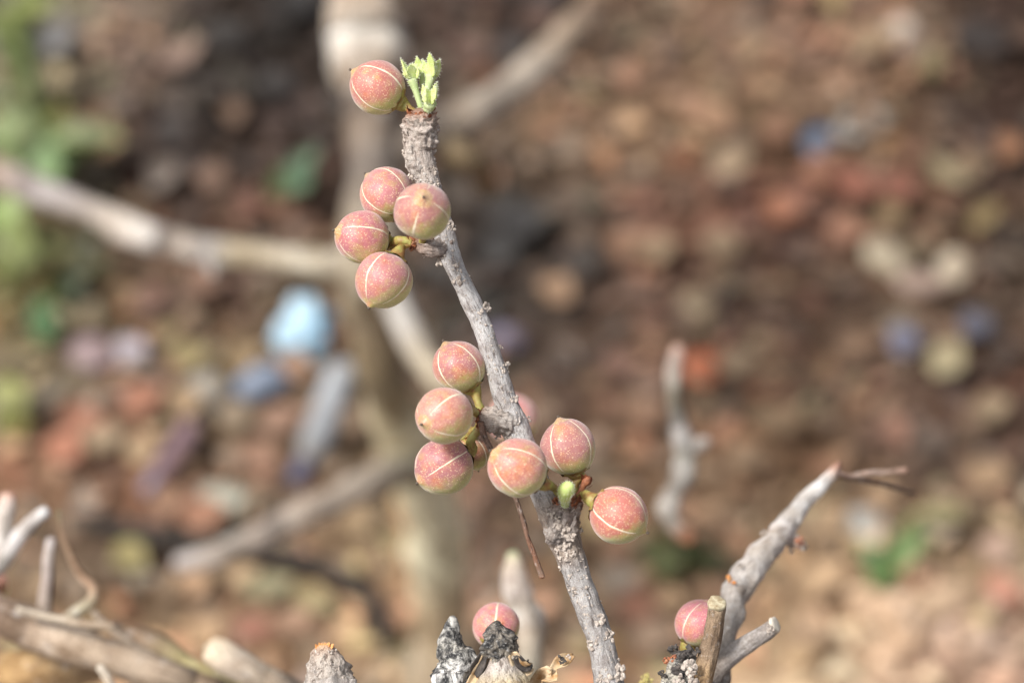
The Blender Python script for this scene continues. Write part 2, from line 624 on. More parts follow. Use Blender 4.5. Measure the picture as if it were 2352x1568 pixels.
def tube_mesh(name, vals, seg=24, step=0.002, amp=0.0, freq=400.0, origin=Vector(), seed=0.0, stretch=0.35,
              ring=0.0, ringfreq=900.0, round_start=True, round_end=True, lump=0.0, lumpfreq=120.0):
    S = sample_path(vals, step)
    n = len(S)
    pos = S[:, :3]
    rad = np.maximum(S[:, 3], 1e-5)
    tan = np.gradient(pos, axis=0)
    tan /= np.linalg.norm(tan, axis=1)[:, None] + 1e-12
    ref = np.array([0.31, 0.77, 0.55])
    u = np.cross(tan[0], ref)
    u /= np.linalg.norm(u)
    arc = np.r_[0, np.cumsum(np.linalg.norm(np.diff(pos, axis=0), axis=1))]
    verts, battr, tint = [], [], []
    th = np.linspace(0, 2 * math.pi, seg, endpoint=False)
    ct, st = np.cos(th), np.sin(th)
    org = np.array(origin)
    for i in range(n):
        u = u - tan[i] * np.dot(u, tan[i])
        u /= np.linalg.norm(u)
        w = np.cross(tan[i], u)
        r = rad[i]
        s = arc[i]
        rr = np.full(seg, r)
        if amp or ring or lump:
            for j in range(seg):
                q = Vector((r * ct[j] * freq + seed, r * st[j] * freq, s * freq * stretch))
                d = amp * mnoise.fractal(q, 0.7, 2.1, 4) if amp else 0.0
                if lump:
                    d += lump * mnoise.noise(Vector((r * ct[j] * lumpfreq + seed * 3, r * st[j] * lumpfreq, s * lumpfreq)))
                if ring:
                    d += ring * (abs(math.sin(s * ringfreq + 2.0 * mnoise.noise(q * 0.7))) - 0.5)
                rr[j] = r * (1 + d)
        vv = pos[i] + (rr * ct)[:, None] * u + (rr * st)[:, None] * w - org
        verts.append(vv)
        battr.append(np.c_[r * ct + seed * 0.01, r * st, np.full(seg, s)])
        tint.append(np.repeat(np.clip(S[i, 4:7], 0, 1)[None, :], seg, 0))
    V = np.concatenate(verts)
    B = np.concatenate(battr)
    T = np.concatenate(tint)
    faces = []
    for i in range(n - 1):
        for j in range(seg):
            a, b = i * seg + j, i * seg + (j + 1) % seg
            faces.append((a, b, b + seg, a + seg))
    for end, on in ((0, round_start), (n - 1, round_end)):
        sgn = -1 if end == 0 else 1
        c = pos[end] + sgn * tan[end] * rad[end] * (0.45 if on else 0.05) - org
        V = np.vstack([V, c])
        B = np.vstack([B, [0, 0, arc[end]]])
        T = np.vstack([T, np.clip(S[end, 4:7], 0, 1)])
        ci = len(V) - 1
        for j in range(seg):
            a, b = end * seg + j, end * seg + (j + 1) % seg
            faces.append((b, a, ci) if end == 0 else (a, b, ci))
    me = mesh_from(name, V, faces)
    a = me.attributes.new('bark', 'FLOAT_VECTOR', 'POINT')
    a.data.foreach_set('vector', B.astype(np.float32).ravel())
    a = me.color_attributes.new('tint', 'FLOAT_COLOR', 'POINT')
    a.data.foreach_set('color', np.c_[T, np.ones(len(T))].astype(np.float32).ravel())
    return me


def pix_path(pts, k=1.2):
    """pts rows: (px, py, depth offset, radius in picture units, seen rgb)"""
    out = []
    last = (170, 160, 150)
    for p in pts:
        if len(p) > 4:
            last = p[4]
        q = P(p[0], p[1], p[2])
        out.append((*q, p[3] * msize(p[2]), *lin(last, ALB * k)))
    return out


def world_pt(v, r, rgb):
    return (v[0], v[1], v[2], r, *lin(rgb, ALB))


BASE = G(1020, 1640)[0]          # where the shrub leaves the ground


# ---------------------------------------------------------------- shrub: trunk and branches well behind the focal plane
def build_shrub():
    root = empty('shrub', BASE)
    tag(root, 'blurred pale trunk with spreading bare branches behind the fruiting twig', 'shrub')
    D = 0.0

    def br(name, pts, tail=None, **kw):
        pp = []
        for p in pts:
            q = [p[0], p[1], min(p[2] * 1.14, 0.78), p[3]]
            if len(p) > 4:
                g = sum(p[4]) / 3
                q.append(tuple(c + 0.3 * (g - c) for c in p[4]))
            pp.append(tuple(q))
        v = pix_path(pp)
        if tail:
            v += tail
        me = tube_mesh(name, v, seg=20, step=0.006, amp=0.2, freq=70, origin=BASE, lump=0.26, lumpfreq=50, **kw)
        return link(name, me, BARK_FAR, root)

    br('trunk', [(822, -420, 0.60, 80, (150, 120, 95)), (826, -120, 0.56, 85, (150, 118, 92)), (830, -10, 0.53, 84, (176, 142, 110)),
                 (832, 55, 0.52, 88, (196, 176, 152)), (834, 105, 0.52, 90, (222, 218, 210)), (838, 150, 0.51, 84, (206, 194, 176)),
                 (842, 190, 0.50, 60, (150, 124, 98)), (845, 250, 0.50, 54, (126, 110, 98)), (848, 330, 0.49, 58, (146, 124, 102)), (848, 400, 0.48, 58, (124, 110, 98)),
                 (850, 480, 0.47, 62, (142, 126, 106)), (850, 560, 0.47, 70, (182, 166, 138)), (846, 640, 0.48, 70, (186, 170, 136)),
                 (850, 730, 0.50, 58, (172, 148, 110)), (868, 840, 0.52, 54, (156, 136, 98)), (900, 950, 0.55, 58, (224, 208, 162)),
                 (945, 1050, 0.58, 66, (244, 232, 186)), (985, 1150, 0.61, 66, (248, 238, 192)), (1003, 1260, 0.64, 66, (248, 238, 192)),
                 (1005, 1370, 0.67, 62, (220, 192, 146)), (1010, 1480, 0.70, 66, (196, 172, 132)), (1015, 1570, 0.73, 92, (170, 146, 112))],
       tail=[world_pt(BASE + Vector((0, 0, -0.02)), 0.034, (150, 128, 98))])
    br('branch', [(-260, 300, 0.62, 34, (150, 128, 112)), (-80, 365, 0.60, 36, (160, 132, 112)), (20, 408, 0.58, 36, (172, 146, 126)), (75, 432, 0.57, 36, (150, 136, 130)),
                  (140, 458, 0.56, 32, (176, 166, 162)), (210, 480, 0.55, 31, (160, 146, 134)), (280, 520, 0.54, 34, (190, 174, 156)), (350, 545, 0.53, 34, (204, 194, 182)),
                  (385, 556, 0.53, 32, (150, 142, 138)), (440, 566, 0.52, 34, (190, 176, 160)), (490, 574, 0.52, 36, (156, 150, 146)), (550, 582, 0.51, 33, (188, 172, 138)),
                  (640, 592, 0.50, 31, (176, 160, 130)), (720, 600, 0.49, 34, (188, 176, 148)), (800, 604, 0.48, 42, (182, 168, 142)), (846, 610, 0.48, 50)])
    br('branch', [(470, 578, 0.52, 20, (170, 164, 160)), (488, 605, 0.515, 16, (172, 166, 160)), (492, 632, 0.51, 9, (160, 150, 144))])
    br('branch', [(880, 600, 0.48, 52, (190, 176, 152)), (905, 690, 0.47, 38, (176, 168, 156)), (935, 765, 0.46, 34, (186, 178, 166)), (975, 825, 0.45, 32, (184, 170, 144)),
                  (1020, 880, 0.44, 34, (190, 172, 140)), (1050, 940, 0.45, 26, (170, 150, 124))])
    br('branch', [(850, 420, 0.48, 46, (150, 130, 110)), (920, 350, 0.50, 46, (150, 130, 110)), (1000, 300, 0.53, 48, (170, 150, 128)), (1070, 270, 0.54, 42, (206, 186, 162)),
                  (1140, 230, 0.57, 40, (204, 186, 164)), (1215, 175, 0.60, 40, (204, 182, 156)), (1290, 105, 0.64, 42, (188, 158, 126)), (1350, 40, 0.72, 38, (152, 120, 92)), (1420, -60, 0.78, 30)])
    br('branch', [(950, 1060, 0.57, 50, (190, 176, 132)), (890, 1090, 0.54, 40, (178, 164, 136)), (820, 1120, 0.52, 36, (186, 166, 142)), (750, 1158, 0.51, 36, (196, 178, 158)),
                  (690, 1180, 0.50, 32, (184, 164, 144)), (640, 1208, 0.50, 30, (150, 138, 126)), (590, 1240, 0.49, 32, (186, 168, 152)), (540, 1250, 0.49, 28, (150, 138, 124)), (500, 1272, 0.49, 30, (182, 166, 150)), (440, 1288, 0.49, 28, (176, 162, 152)), (405, 1296, 0.49, 20, (184, 172, 166))])
    br('branch', [(1000, 310, 0.53, 36, (160, 138, 104)), (1060, 360, 0.52, 34, (150, 124, 84)), (1105, 390, 0.54, 30, (136, 104, 66)), (1120, 440, 0.56, 22, (130, 112, 78))])
    return root


build_shrub()


# ---------------------------------------------------------------- fruits
def fruit_r(th, ph, sd=None):
    r = 1.0 + 0.038 * math.exp(-(th / 0.45) ** 2) + 0.105 * math.exp(-(th / 0.13) ** 2)
    r += 0.02 * math.cos(th) ** 2
    dph = (ph + math.pi / 4) % (math.pi / 2) - math.pi / 4
    env = math.sin(th) ** 0.5 if 0 < th < math.pi else 0
    r -= 0.014 * math.exp(-(dph / 0.11) ** 2) * env
    r += 0.010 * (1 - math.cos(4 * ph)) * 0.5 * math.sin(th)
    if sd is not None:
        q = Vector((math.sin(th) * math.cos(ph), math.sin(th) * math.sin(ph), math.cos(th)))
        r += 0.05 * mnoise.noise(q * 1.1 + Vector((sd * 5.7 + 0.3, 0, 0))) + 0.010 * mnoise.noise(q * 3.5 + Vector((sd * 3.3, 4, 0)))
    return r


def fruit_skin_mesh(sd):
    nt, npn = 44, 64
    verts = [(0, 0, fruit_r(0, 0, sd))]
    for i in range(1, nt):
        th = math.pi * (i / nt) ** 1.12
        for j in range(npn):
            ph = 2 * math.pi * j / npn
            r = fruit_r(th, ph, sd)
            verts.append((r * math.sin(th) * math.cos(ph), r * math.sin(th) * math.sin(ph), r * math.cos(th)))
    verts.append((0, 0, -fruit_r(math.pi, 0, sd)))
    faces = [(0, 1 + j, 1 + (j + 1) % npn) for j in range(npn)]
    for i in range(nt - 2):
        for j in range(npn):
            a, b = 1 + i * npn + j, 1 + i * npn + (j + 1) % npn
            faces.append((a, a + npn, b + npn, b))
    last = len(verts) - 1
    s = 1 + (nt - 2) * npn
    faces += [(s + (j + 1) % npn, s + j, last) for j in range(npn)]
    return mesh_from('fruit_skin', verts, faces)


def suture_mesh(seed, sd, turn):
    r0 = random.Random(seed * 7 + sd)
    verts, faces = [], []
    n, m = 48, 5
    wid = r0.uniform(0.022, 0.042)
    a0, a1 = 0.36 + r0.uniform(-0.06, 0.12), 2.80 + r0.uniform(-0.1, 0.1)
    for i in range(n + 1):
        t = i / n
        th = a0 + (a1 - a0) * t
        w = wid * (math.sin(math.pi * t) ** 0.7) * (1 + 0.55 * mnoise.noise(Vector((t * 5 + seed, sd, 0))) + 0.35 * mnoise.noise(Vector((t * 21, seed, sd)))) + 0.004
        ph0 = 0.03 * mnoise.noise(Vector((t * 4, seed * 2, sd)))
        for j in range(m):
            s = (j - (m - 1) / 2) / ((m - 1) / 2)
            ph = ph0 + s * w / max(0.15, math.sin(th))
            r = fruit_r(th, ph + turn, sd) + 0.010 * (1 - s * s) - 0.001
            verts.append((r * math.sin(th) * math.cos(ph), r * math.sin(th) * math.sin(ph), r * math.cos(th)))
    for i in range(n):
        for j in range(m - 1):
            a = i * m + j
            faces.append((a, a + m, a + m + 1, a + 1))
    me = mesh_from('suture', verts, faces)
    me.materials.append(SUTURE)
    return me


def beak_mesh():
    z0 = fruit_r(0, 0)
    prof = [(0.052, z0 - 0.045), (0.046, z0 - 0.005), (0.052, z0 + 0.03), (0.046, z0 + 0.06), (0.02, z0 + 0.075)]
    n = 10
    verts, faces = [], []
    for i, (r, z) in enumerate(prof):
        for j in range(n):
            a = 2 * math.pi * j / n
            k = 1 + 0.15 * math.sin(3 * a + i)
            verts.append((r * k * math.cos(a), r * k * math.sin(a), z))
    for i in range(len(prof) - 1):
        for j in range(n):
            a, b = i * n + j, i * n + (j + 1) % n
            faces.append((a, b, b + n, a + n))
    faces.append(tuple((len(prof) - 1) * n + j for j in range(n)))
    me = mesh_from('beak', verts, faces)
    me.materials.append(BEAK)
    return me


def calyx_mesh():
    """a small cup with five short torn sepals clasping the base"""
    verts, faces = [], []
    n = 30
    for i, (th, lift) in enumerate(((2.62, 0.035), (2.80, 0.03), (2.98, 0.03), (3.10, 0.10))):
        for j in range(n):
            ph = 2 * math.pi * j / n
            t = th - (0.20 * max(0, math.cos(5 * ph)) ** 1.5 if i == 0 else 0)
            r = fruit_r(t, 0.5) + lift + (0.03 * math.sin(7 * ph) if i == 0 else 0)
            verts.append((r * math.sin(t) * math.cos(ph), r * math.sin(t) * math.sin(ph), r * math.cos(t)))
    for i in range(3):
        for j in range(n):
            a, b = i * n + j, i * n + (j + 1) % n
            faces.append((a, a + n, b + n, b))
    faces.append(tuple(3 * n + j for j in range(n)))
    me = mesh_from('calyx', verts, faces)
    me.materials.append(CALYX)
    return me


SKIN_ME = [fruit_skin_mesh(sd) for sd in range(6)]
for _m in SKIN_ME:
    _m.materials.append(FRUIT)
SUT_ME = [[suture_mesh(s, sd, s * math.pi / 2) for s in range(4)] for sd in range(6)]
FRUIT_COUNT = [0]
BEAK_ME = beak_mesh()
CALYX_ME = calyx_mesh()


def fruit(px, py, r, off, tip, away, sut, rgb, label, group, stalk=None, seed=0, calyx=True, squash=1.0):
    s = msize(off)
    c = P(px, py, off)
    tx, ty = tip
    ll = 1.12 * r
    z = math.sqrt(max(0, ll * ll - tx * tx - ty * ty)) * away
    ax = (RIGHT * tx - UP * ty - FWD * z).normalized()
    sx, sy = sut
    sv = RIGHT * sx - UP * sy - FWD * math.sqrt(max(0, r * r - sx * sx - sy * sy))
    xv = (sv - ax * sv.dot(ax)).normalized()
    yv = ax.cross(xv)
    R = r * s / 1.01
    M = Matrix((xv * R * squash, yv * R * squash, ax * R)).transposed().to_4x4()
    M.translation = c
    root = bpy.data.objects.new('fruit', None)
    root.empty_display_size = 0.5
    col.objects.link(root)
    root.matrix_world = M
    tag(root, label, 'fruit', group)
    sd = FRUIT_COUNT[0] % 6
    FRUIT_COUNT[0] += 1
    sk = link('skin', SKIN_ME[sd], None, root)
    g_ = 0.30 * rgb[0] + 0.59 * rgb[1] + 0.11 * rgb[2]
    sk.color = (*lin(tuple(0.82 * q + 0.18 * (g_ + 4) for q in (rgb[0], rgb[1], min(255, rgb[2] + 5))), 0.78), 1)
    for k in range(4):
        so = link('suture', SUT_ME[sd][k], None, root)
        so.rotation_euler = (0, 0, k * math.pi / 2)
    link('beak', BEAK_ME, None, root)
    if calyx:
        link('calyx', CALYX_ME, None, root)
    if stalk:
        b0 = c - ax * R * 0.98
        b1 = c - ax * R * 1.22
        pts = [world_pt(b0, 20 * s, (170, 160, 80)), world_pt(b1, 15 * s, (168, 164, 80))]
        for q in stalk:
            pts.append(world_pt(P(q[0], q[1], q[2]), q[3] * s, (170, 150, 78)))
        me = tube_mesh('stalk', pts, seg=16, step=0.0004, amp=0.12, freq=900, lump=0.12, lumpfreq=500, seed=seed)
        so = link('stalk', me, STALK, root)
        so.matrix_parent_inverse = M.inverted()
    return root


top_c = 'fruit at the tip of the twig'
up_c = 'fruits of the upper cluster'
mid_c = 'fruits of the middle cluster'
low_c = 'fruits of the lower cluster'
fruit(867, 201, 63, 0.0, (-59, -38), 1, (33, -26), (206, 112, 92), 'orange pink fruit beside the green leaf shoot at the twig top', top_c,
      [(938, 248, 0.0, 9), (950, 262, 0.0, 12)], 0)
fruit(889, 447, 63, 0.006, (-49, -47), -1, (-27, 32), (206, 118, 116), 'pink fruit partly hidden behind the round one facing the lens', up_c,
      [(945, 530, 0.006, 9), (955, 556, 0.004, 9)], 1)
fruit(970, 485, 66, -0.020, (5, -27), 1, (-15, 35), (190, 116, 106), 'dull pink fruit overlapping the stem with its beak facing forward', up_c,
      [(972, 540, -0.004, 9), (968, 562, 0.0, 9)], 2)
fruit(832, 544, 62, 0.0, (-61, -13), 1, (0, -22), (204, 110, 112), 'pink fruit with a cream seam running level, pointing away from stem', up_c,
      [(918, 552, 0.0, 10), (945, 556, 0.0, 10)], 3)
fruit(881, 643, 65, -0.004, (-31, 62), 1, (-33, -13), (204, 118, 114), 'lowest pink fruit of the upper cluster, beak hanging down', up_c,
      [(926, 566, 0.0, 9), (945, 558, 0.0, 10)], 0)
fruit(1055, 842, 60, 0.0, (-35, -57), 1, (-43, 10), (188, 110, 104), 'freckled fruit pressed against the stem, beak pointing up', mid_c,
      [(1097, 922, 0.0, 9), (1104, 940, 0.0, 10)], 1)
fruit(1020, 955, 66, -0.014, (-48, 17), 1, (20, 45), (216, 136, 112), 'peach coloured fruit in the middle of the stack beside the stem', mid_c,
      [(1092, 948, -0.002, 9), (1104, 958, 0.0, 9)], 2)
fruit(1020, 1071, 67, -0.002, (-58, 35), 1, (0, -5), (184, 104, 104), 'dusky pink fruit with one straight seam, lowest left of the stem', mid_c,
      [(1082, 1010, 0.0, 10), (1100, 985, 0.0, 10)], 3)
fruit(1088, 1038, 40, 0.009, (10, 42), -1, (28, 0), (176, 120, 78), 'small half hidden greenish fruit behind the stacked ones', mid_c,
      [(1092, 990, 0.004, 10), (1104, 970, 0.0, 9)], 1)
fruit(1189, 1073, 68, -0.016, (-60, -38), 1, (26, -38), (216, 130, 112), 'large rosy fruit in front of the stem above the thin stick', low_c,
      [(1270, 1118, -0.006, 9), (1288, 1138, -0.002, 10)], 0)
fruit(1305, 1028, 64, 0.0, (-22, -68), 1, (-38, 10), (192, 118, 108), 'green edged fruit standing upright on its stalk, beak up', low_c,
      [(1322, 1108, 0.0, 10), (1318, 1132, 0.0, 12), (1310, 1160, 0.0, 12)], 1)
fruit(1421, 1183, 67, -0.010, (62, 37), 1, (-25, 18), (210, 106, 84), 'reddest orange fruit hanging alone on the outer side of the stem', low_c,
      [(1342, 1133, -0.004, 8), (1322, 1148, 0.0, 9)], 2)
fruit(1139, 1436, 54, 0.024, (6, -40), -1, (0, -20), (226, 122, 126), 'pink fruit peeping out behind the charred stump', None,
      [(1140, 1500, 0.022, 8), (1146, 1560, 0.006, 9)], 3)
fruit(1604, 1432, 54, 0.017, (26, -56), 1, (-36, 0), (226, 122, 128), 'pink fruit half covered by the sawn brown stick', None,
      [(1578, 1500, 0.017, 10), (1572, 1525, 0.017, 10)], 0)
fruit(1178, 962, 56, 0.15, (-15, -50), -1, (-30, 10), (226, 122, 130), 'blurred pink fruit showing either side of the main stem', None,
      [(1212, 1060, 0.15, 6), (1248, 1132, 0.15, 6), (1292, 1230, 0.15, 6), (1328, 1335, 0.15, 6), (1354, 1408, 0.15, 6), (1382, 1500, 0.15, 7), (1402, 1610, 0.14, 8), (1440, 1760, 0.06, 9), (1460, 1850, 0.02, 10)], 1)
fruit(-14, 1347, 36, 0.14, (10, -40), 1, (10, 10), (228, 140, 120), 'blurred peach fruit cut by the left picture edge', None,
      [(-24, 1400, 0.138, 8), (-30, 1440, 0.135, 8)], 2)

# ---------------------------------------------------------------- the fruiting twig
STEM = [(967, 258, 28), (966, 272, 33), (964, 300, 38), (962, 318, 36), (961, 338, 34), (968, 372, 31), (980, 405, 27), (992, 440, 25), (1006, 485, 24),
        (1020, 530, 24), (1030, 575, 25), (1046, 615, 22), (1062, 650, 22), (1086, 700, 23), (1104, 740, 22), (1116, 775, 22), (1128, 815, 23),
        (1140, 850, 24), (1152, 890, 25), (1166, 935, 27), (1186, 985, 31), (1205, 1035, 29), (1226, 1085, 28), (1246, 1130, 29), (1266, 1170, 34),
        (1283, 1205, 37), (1297, 1240, 37), (1308, 1272, 34), (1320, 1305, 31), (1334, 1345, 31), (1350, 1390, 31), (1366, 1430, 31), (1380, 1475, 30),
        (1390, 1520, 32), (1398, 1560, 35), (1408, 1610, 36), (1440, 1760, 40)]
GREY1, GREY2, GREYB = (198, 195, 193), (182, 178, 175), (178, 160, 148)


def stem_surface(px, py):
    """depth of the stem's near surface at a picture position"""
    best = None
    for (x0, y0, r0), (x1, y1, r1) in zip(STEM, STEM[1:]):
        dx, dy = x1 - x0, y1 - y0
        t = max(0, min(1, ((px - x0) * dx + (py - y0) * dy) / (dx * dx + dy * dy)))
        d = math.hypot(px - x0 - t * dx, py - y0 - t * dy)
        r = r0 + (r1 - r0) * t
        if best is None or d < best[0]:
            best = (d, r, (dy, -dx))
    d, r, _ = best
    return -math.sqrt(max(0, r * r - d * d)) * PX


def knob_mesh(name, radius, seed, lumps=9, flat=0.6):
    r = random.Random(seed)
    bm = bmesh.new()
    for k in range(lumps):
        a = r.uniform(0, 6.283)
        d = radius * math.sqrt(r.random()) * 0.85
        rr = radius * r.uniform(0.26, 0.5)
        M = Matrix.Translation((d * math.cos(a), d * math.sin(a), r.uniform(-0.1, 0.25) * radius)) @ \
            Matrix.Rotation(r.uniform(0, 3), 4, Vector((r.gauss(0, 1), r.gauss(0, 1), r.gauss(0, 1))).normalized()) @ \
            Matrix.Diagonal((rr, rr * r.uniform(0.5, 1), rr * flat, 1))
        bmesh.ops.create_icosphere(bm, subdivisions=2, radius=1, matrix=M)
    for v in bm.verts:
        q = v.co * (2.2 / radius)
        v.co += v.normal * radius * 0.20 * mnoise.noise(q + Vector((seed * 7.3, 0, 0)))
    me = bpy.data.meshes.new(name)
    bm.to_mesh(me)
    bm.free()
    return me


def place_facing(o, pos, nrm):
    q = nrm.to_track_quat('Z', 'Y')
    o.rotation_euler = q.to_euler()
    o.location = pos


def build_twig():
    o0 = P(1440, 1760)
    root = empty('fruiting_twig', o0)
    tag(root, 'knobbly grey twig in sharp focus carrying the fruit clusters', 'twig')
    pts = []
    for i, (x, y, r) in enumerate(STEM):
        if y < 275:
            c = (176, 140, 122)
        elif y < 420:
            c = (196, 184, 174)
        elif 1150 < y < 1290:
            c = (172, 158, 146)
        else:
            c = GREY1 if y < 1050 else GREY2
        pts.append((x, y, 0.0, r, c))
    v = pix_path(pts)
    v += [world_pt(P(1540, 2100, 0.06), 0.0045, GREY2), world_pt(P(1500, 2500, 0.25), 0.006, GREYB), world_pt(BASE + Vector((0.03, -0.01, -0.02)), 0.009, GREYB)]
    me = tube_mesh('stem', v, seg=56, step=0.00032, amp=0.075, freq=800, origin=o0, stretch=0.35, lump=0.07, lumpfreq=260)
    # extra crinkled ring scars near the top and on the lower spur
    link('stem', me, BARK, root)
    # rough gnarled sleeve at the twig tip
    sl = pix_path([(967, 262, 0, 30, (172, 132, 112)), (967, 275, 0, 36, (186, 164, 150)), (965, 300, 0, 39, (200, 188, 178)), (963, 325, 0, 37, (192, 180, 170)),
                   (960, 350, 0, 33, (196, 186, 176)), (968, 385, 0, 29, (198, 190, 182)), (982, 415, 0, 25)])
    link('gnarled_bark', tube_mesh('gnarled_bark', sl, seg=72, step=0.00022, amp=0.30, freq=520, origin=o0, seed=4.0, ring=0.10, ringfreq=2600, stretch=0.8), BARK, root)
    # corky flecks too small to pick apart
    rf = random.Random(40)
    bm = bmesh.new()
    for k in range(900):
        i = rf.randrange(2, len(STEM) - 2)
        t = rf.random()
        (xa, ya, ra), (xb, yb, rb) = STEM[i], STEM[i + 1]
        rr = ra + (rb - ra) * t
        u = rf.uniform(-1, 1)
        L = math.hypot(xb - xa, yb - ya)
        nx_, ny_ = (yb - ya) / L, -(xb - xa) / L
        x, y = xa + (xb - xa) * t + nx_ * u * rr, ya + (yb - ya) * t + ny_ * u * rr
        z = -math.sqrt(max(0, 1 - u * u)) * rr * PX * rf.choice((1, 1, 1, -1))
        sz = rf.uniform(1.0, 3.4) * PX * (1.4 if rf.random() < 0.1 else 0.8)
        M = Matrix.Translation(P(x, y, z) - o0) @ Matrix.Rotation(rf.uniform(0, 3), 4, 'X') @ Matrix.Diagonal((sz, sz * rf.uniform(0.6, 1.6), sz * 0.7, 1))
        bmesh.ops.create_icosphere(bm, subdivisions=1, radius=1, matrix=M)
    fm = bpy.data.meshes.new('bark_flecks')
    bm.to_mesh(fm)
    bm.free()
    fo = link('bark_flecks', fm, KNOB, root)
    fo['kind'] = 'stuff'
    # spurs
    for pp, sd in (([(1032, 566, 0.0, 22, (150, 136, 126)), (1008, 570, -0.001, 21, (160, 148, 140)), (985, 568, -0.001, 18, (160, 144, 134)), (962, 562, 0, 15, (158, 132, 116)), (946, 557, 0, 11, (170, 122, 90))], 1),
                   ([(1178, 975, 0.0, 30, (196, 188, 182)), (1152, 968, -0.001, 30, (192, 184, 176)), (1128, 962, -0.001, 27, (186, 174, 164)), (1110, 958, 0, 20, (160, 130, 112)), (1100, 955, 0, 14, (150, 104, 76))], 2),
                   ([(1283, 1235, -0.001, 30, (178, 170, 164)), (1292, 1205, -0.003, 35, (172, 162, 154)), (1300, 1182, -0.003, 35, (160, 146, 138)), (1304, 1162, -0.002, 32, (160, 130, 112)), (1304, 1148, -0.001, 26, (168, 118, 88))], 3)):
        link('spur', tube_mesh('spur', pix_path(pp), seg=56, step=0.00025, amp=0.34, freq=560, origin=o0, seed=sd * 5.0, ring=0.16, ringfreq=3000, stretch=0.7), BARK, root)
    # corky knobs
    knobs = [(1010, 602, 12), (1046, 608, 10), (1050, 645, 13), (1120, 706, 13), (1106, 716, 10), (1150, 800, 9), (1163, 843, 14), (1157, 851, 9), (1181, 917, 12), (1215, 961, 8),
             (1036, 520, 13), (1002, 424, 11), (944, 404, 11), (928, 318, 10), (930, 352, 11), (998, 342, 9), (1000, 392, 9), (1295, 1215, 16), (1280, 1205, 12),
             (1312, 1232, 14), (1318, 1196, 11), (1284, 1190, 11), (1302, 1206, 12), (1322, 1212, 10), (1298, 1248, 19), (1283, 1262, 12), (1310, 1275, 15), (1328, 1262, 9), (1334, 1220, 9), (1268, 1180, 11), (1290, 1282, 12), (1288, 1305, 8), (1312, 1322, 8), (1318, 1356, 9), (1341, 1390, 10), (1328, 1380, 7),
             (1376, 1424, 15), (1400, 1462, 17), (1362, 1478, 16), (1418, 1546, 23), (1382, 1562, 15), (1345, 1412, 7), (1166, 1003, 13), (1140, 1000, 12), (1128, 985, 10), (1018, 585, 9)]
    for i, (x, y, r) in enumerate(knobs):
        z = stem_surface(x, y) * (1.25 if y < 420 else 1.0)
        if 1165 < y < 1245 and 1262 < x < 1340:
            z -= 0.0032
        pos = P(x, y, z)
        # outward direction: away from stem axis
        best = min(STEM, key=lambda q: (q[0] - x) ** 2 + (q[1] - y) ** 2)
        lat = (x - best[0]) / best[2]
        nrm = (RIGHT * max(-1, min(1, lat)) - FWD * 0.9 + UP * 0.15).normalized()
        k = link('bark_knob', knob_mesh('bark_knob', r * PX, i + 3, lumps=8 + (r > 12) * 8), KNOB, root)
        place_facing(k, pos - o0 - nrm * r * PX * 0.15, nrm)
    # small brown scales round the spur tops
    r = random.Random(3)

    def scale_bits(cx, cy, rad, n, off=-0.001, size=10, mat=SCALE, tall=16, name='bud_scale', axis=(0, 1)):
        """scales seated on the near side of a collar, pointing out and toward the tip"""
        for k in range(n):
            a = r.uniform(-1.5, 1.5)
            h = r.uniform(-tall, tall)
            ux, uy = axis
            x = cx + rad * math.sin(a) * uy + h * ux
            y = cy + rad * math.sin(a) * ux - h * uy
            L = size * r.uniform(0.8, 1.6) * PX
            vv, ff = VARIANTS[k % len(VARIANTS)]
            me = mesh_from(name, vv * np.array([L * 1.5, L * 1.1, L]), ff)
            b = link(name, me, mat, root)
            tip = RIGHT * ux + UP * uy
            nrm = (RIGHT * math.sin(a) * uy - UP * math.sin(a) * ux - FWD * math.cos(a)).normalized()
            xa = (tip + nrm * r.uniform(0.5, 1.6) + RIGHT * r.uniform(-.3, .3)).normalized()
            za = (nrm - xa * nrm.dot(xa)).normalized()
            ya = za.cross(xa)
            b.matrix_world = Matrix((xa, ya, za)).transposed().to_4x4()
            b.location = P(x, y, off - rad * math.cos(a) * 1.14 * PX) - o0

    scale_bits(967, 262, 30, 26, 0.0, 11, tall=13)
    scale_bits(966, 282, 37, 16, 0.0, 9, mat=KNOB, tall=8, name='bark_scale')
    scale_bits(964, 308, 37, 16, 0.0, 8, mat=KNOB, tall=14, name='bark_scale')
    scale_bits(948, 557, 14, 12, 0.0, 9, tall=12, axis=(-1, 0))
    scale_bits(1106, 960, 22, 22, 0.0, 10, tall=12, axis=(-1, 0))
    scale_bits(1130, 962, 28, 14, 0.0, 8, mat=KNOB, tall=14, axis=(-1, 0), name='bark_scale')
    scale_bits(985, 568, 19, 14, 0.0, 8, mat=KNOB, tall=14, axis=(-1, 0), name='bark_scale')
    scale_bits(1304, 1156, 30, 28, -0.002, 11, tall=14)
    scale_bits(1298, 1195, 37, 30, -0.002, 9, mat=KNOB, tall=24, name='bark_scale')
    scale_bits(1345, 1108, 10, 9, 0.0, 11, tall=14)
    # dead flower remains standing off the lower spur
    me = tube_mesh('dead_bud', pix_path([(1325, 1140, -0.001, 6, (170, 120, 90)), (1338, 1118, -0.001, 7, (170, 140, 120)), (1346, 1104, -0.001, 10, (176, 140, 120)), (1352, 1094, -0.001, 5)]), seg=14, step=0.0003, amp=0.4, freq=700, origin=o0)
    link('dead_bud', me, SCALE, root)
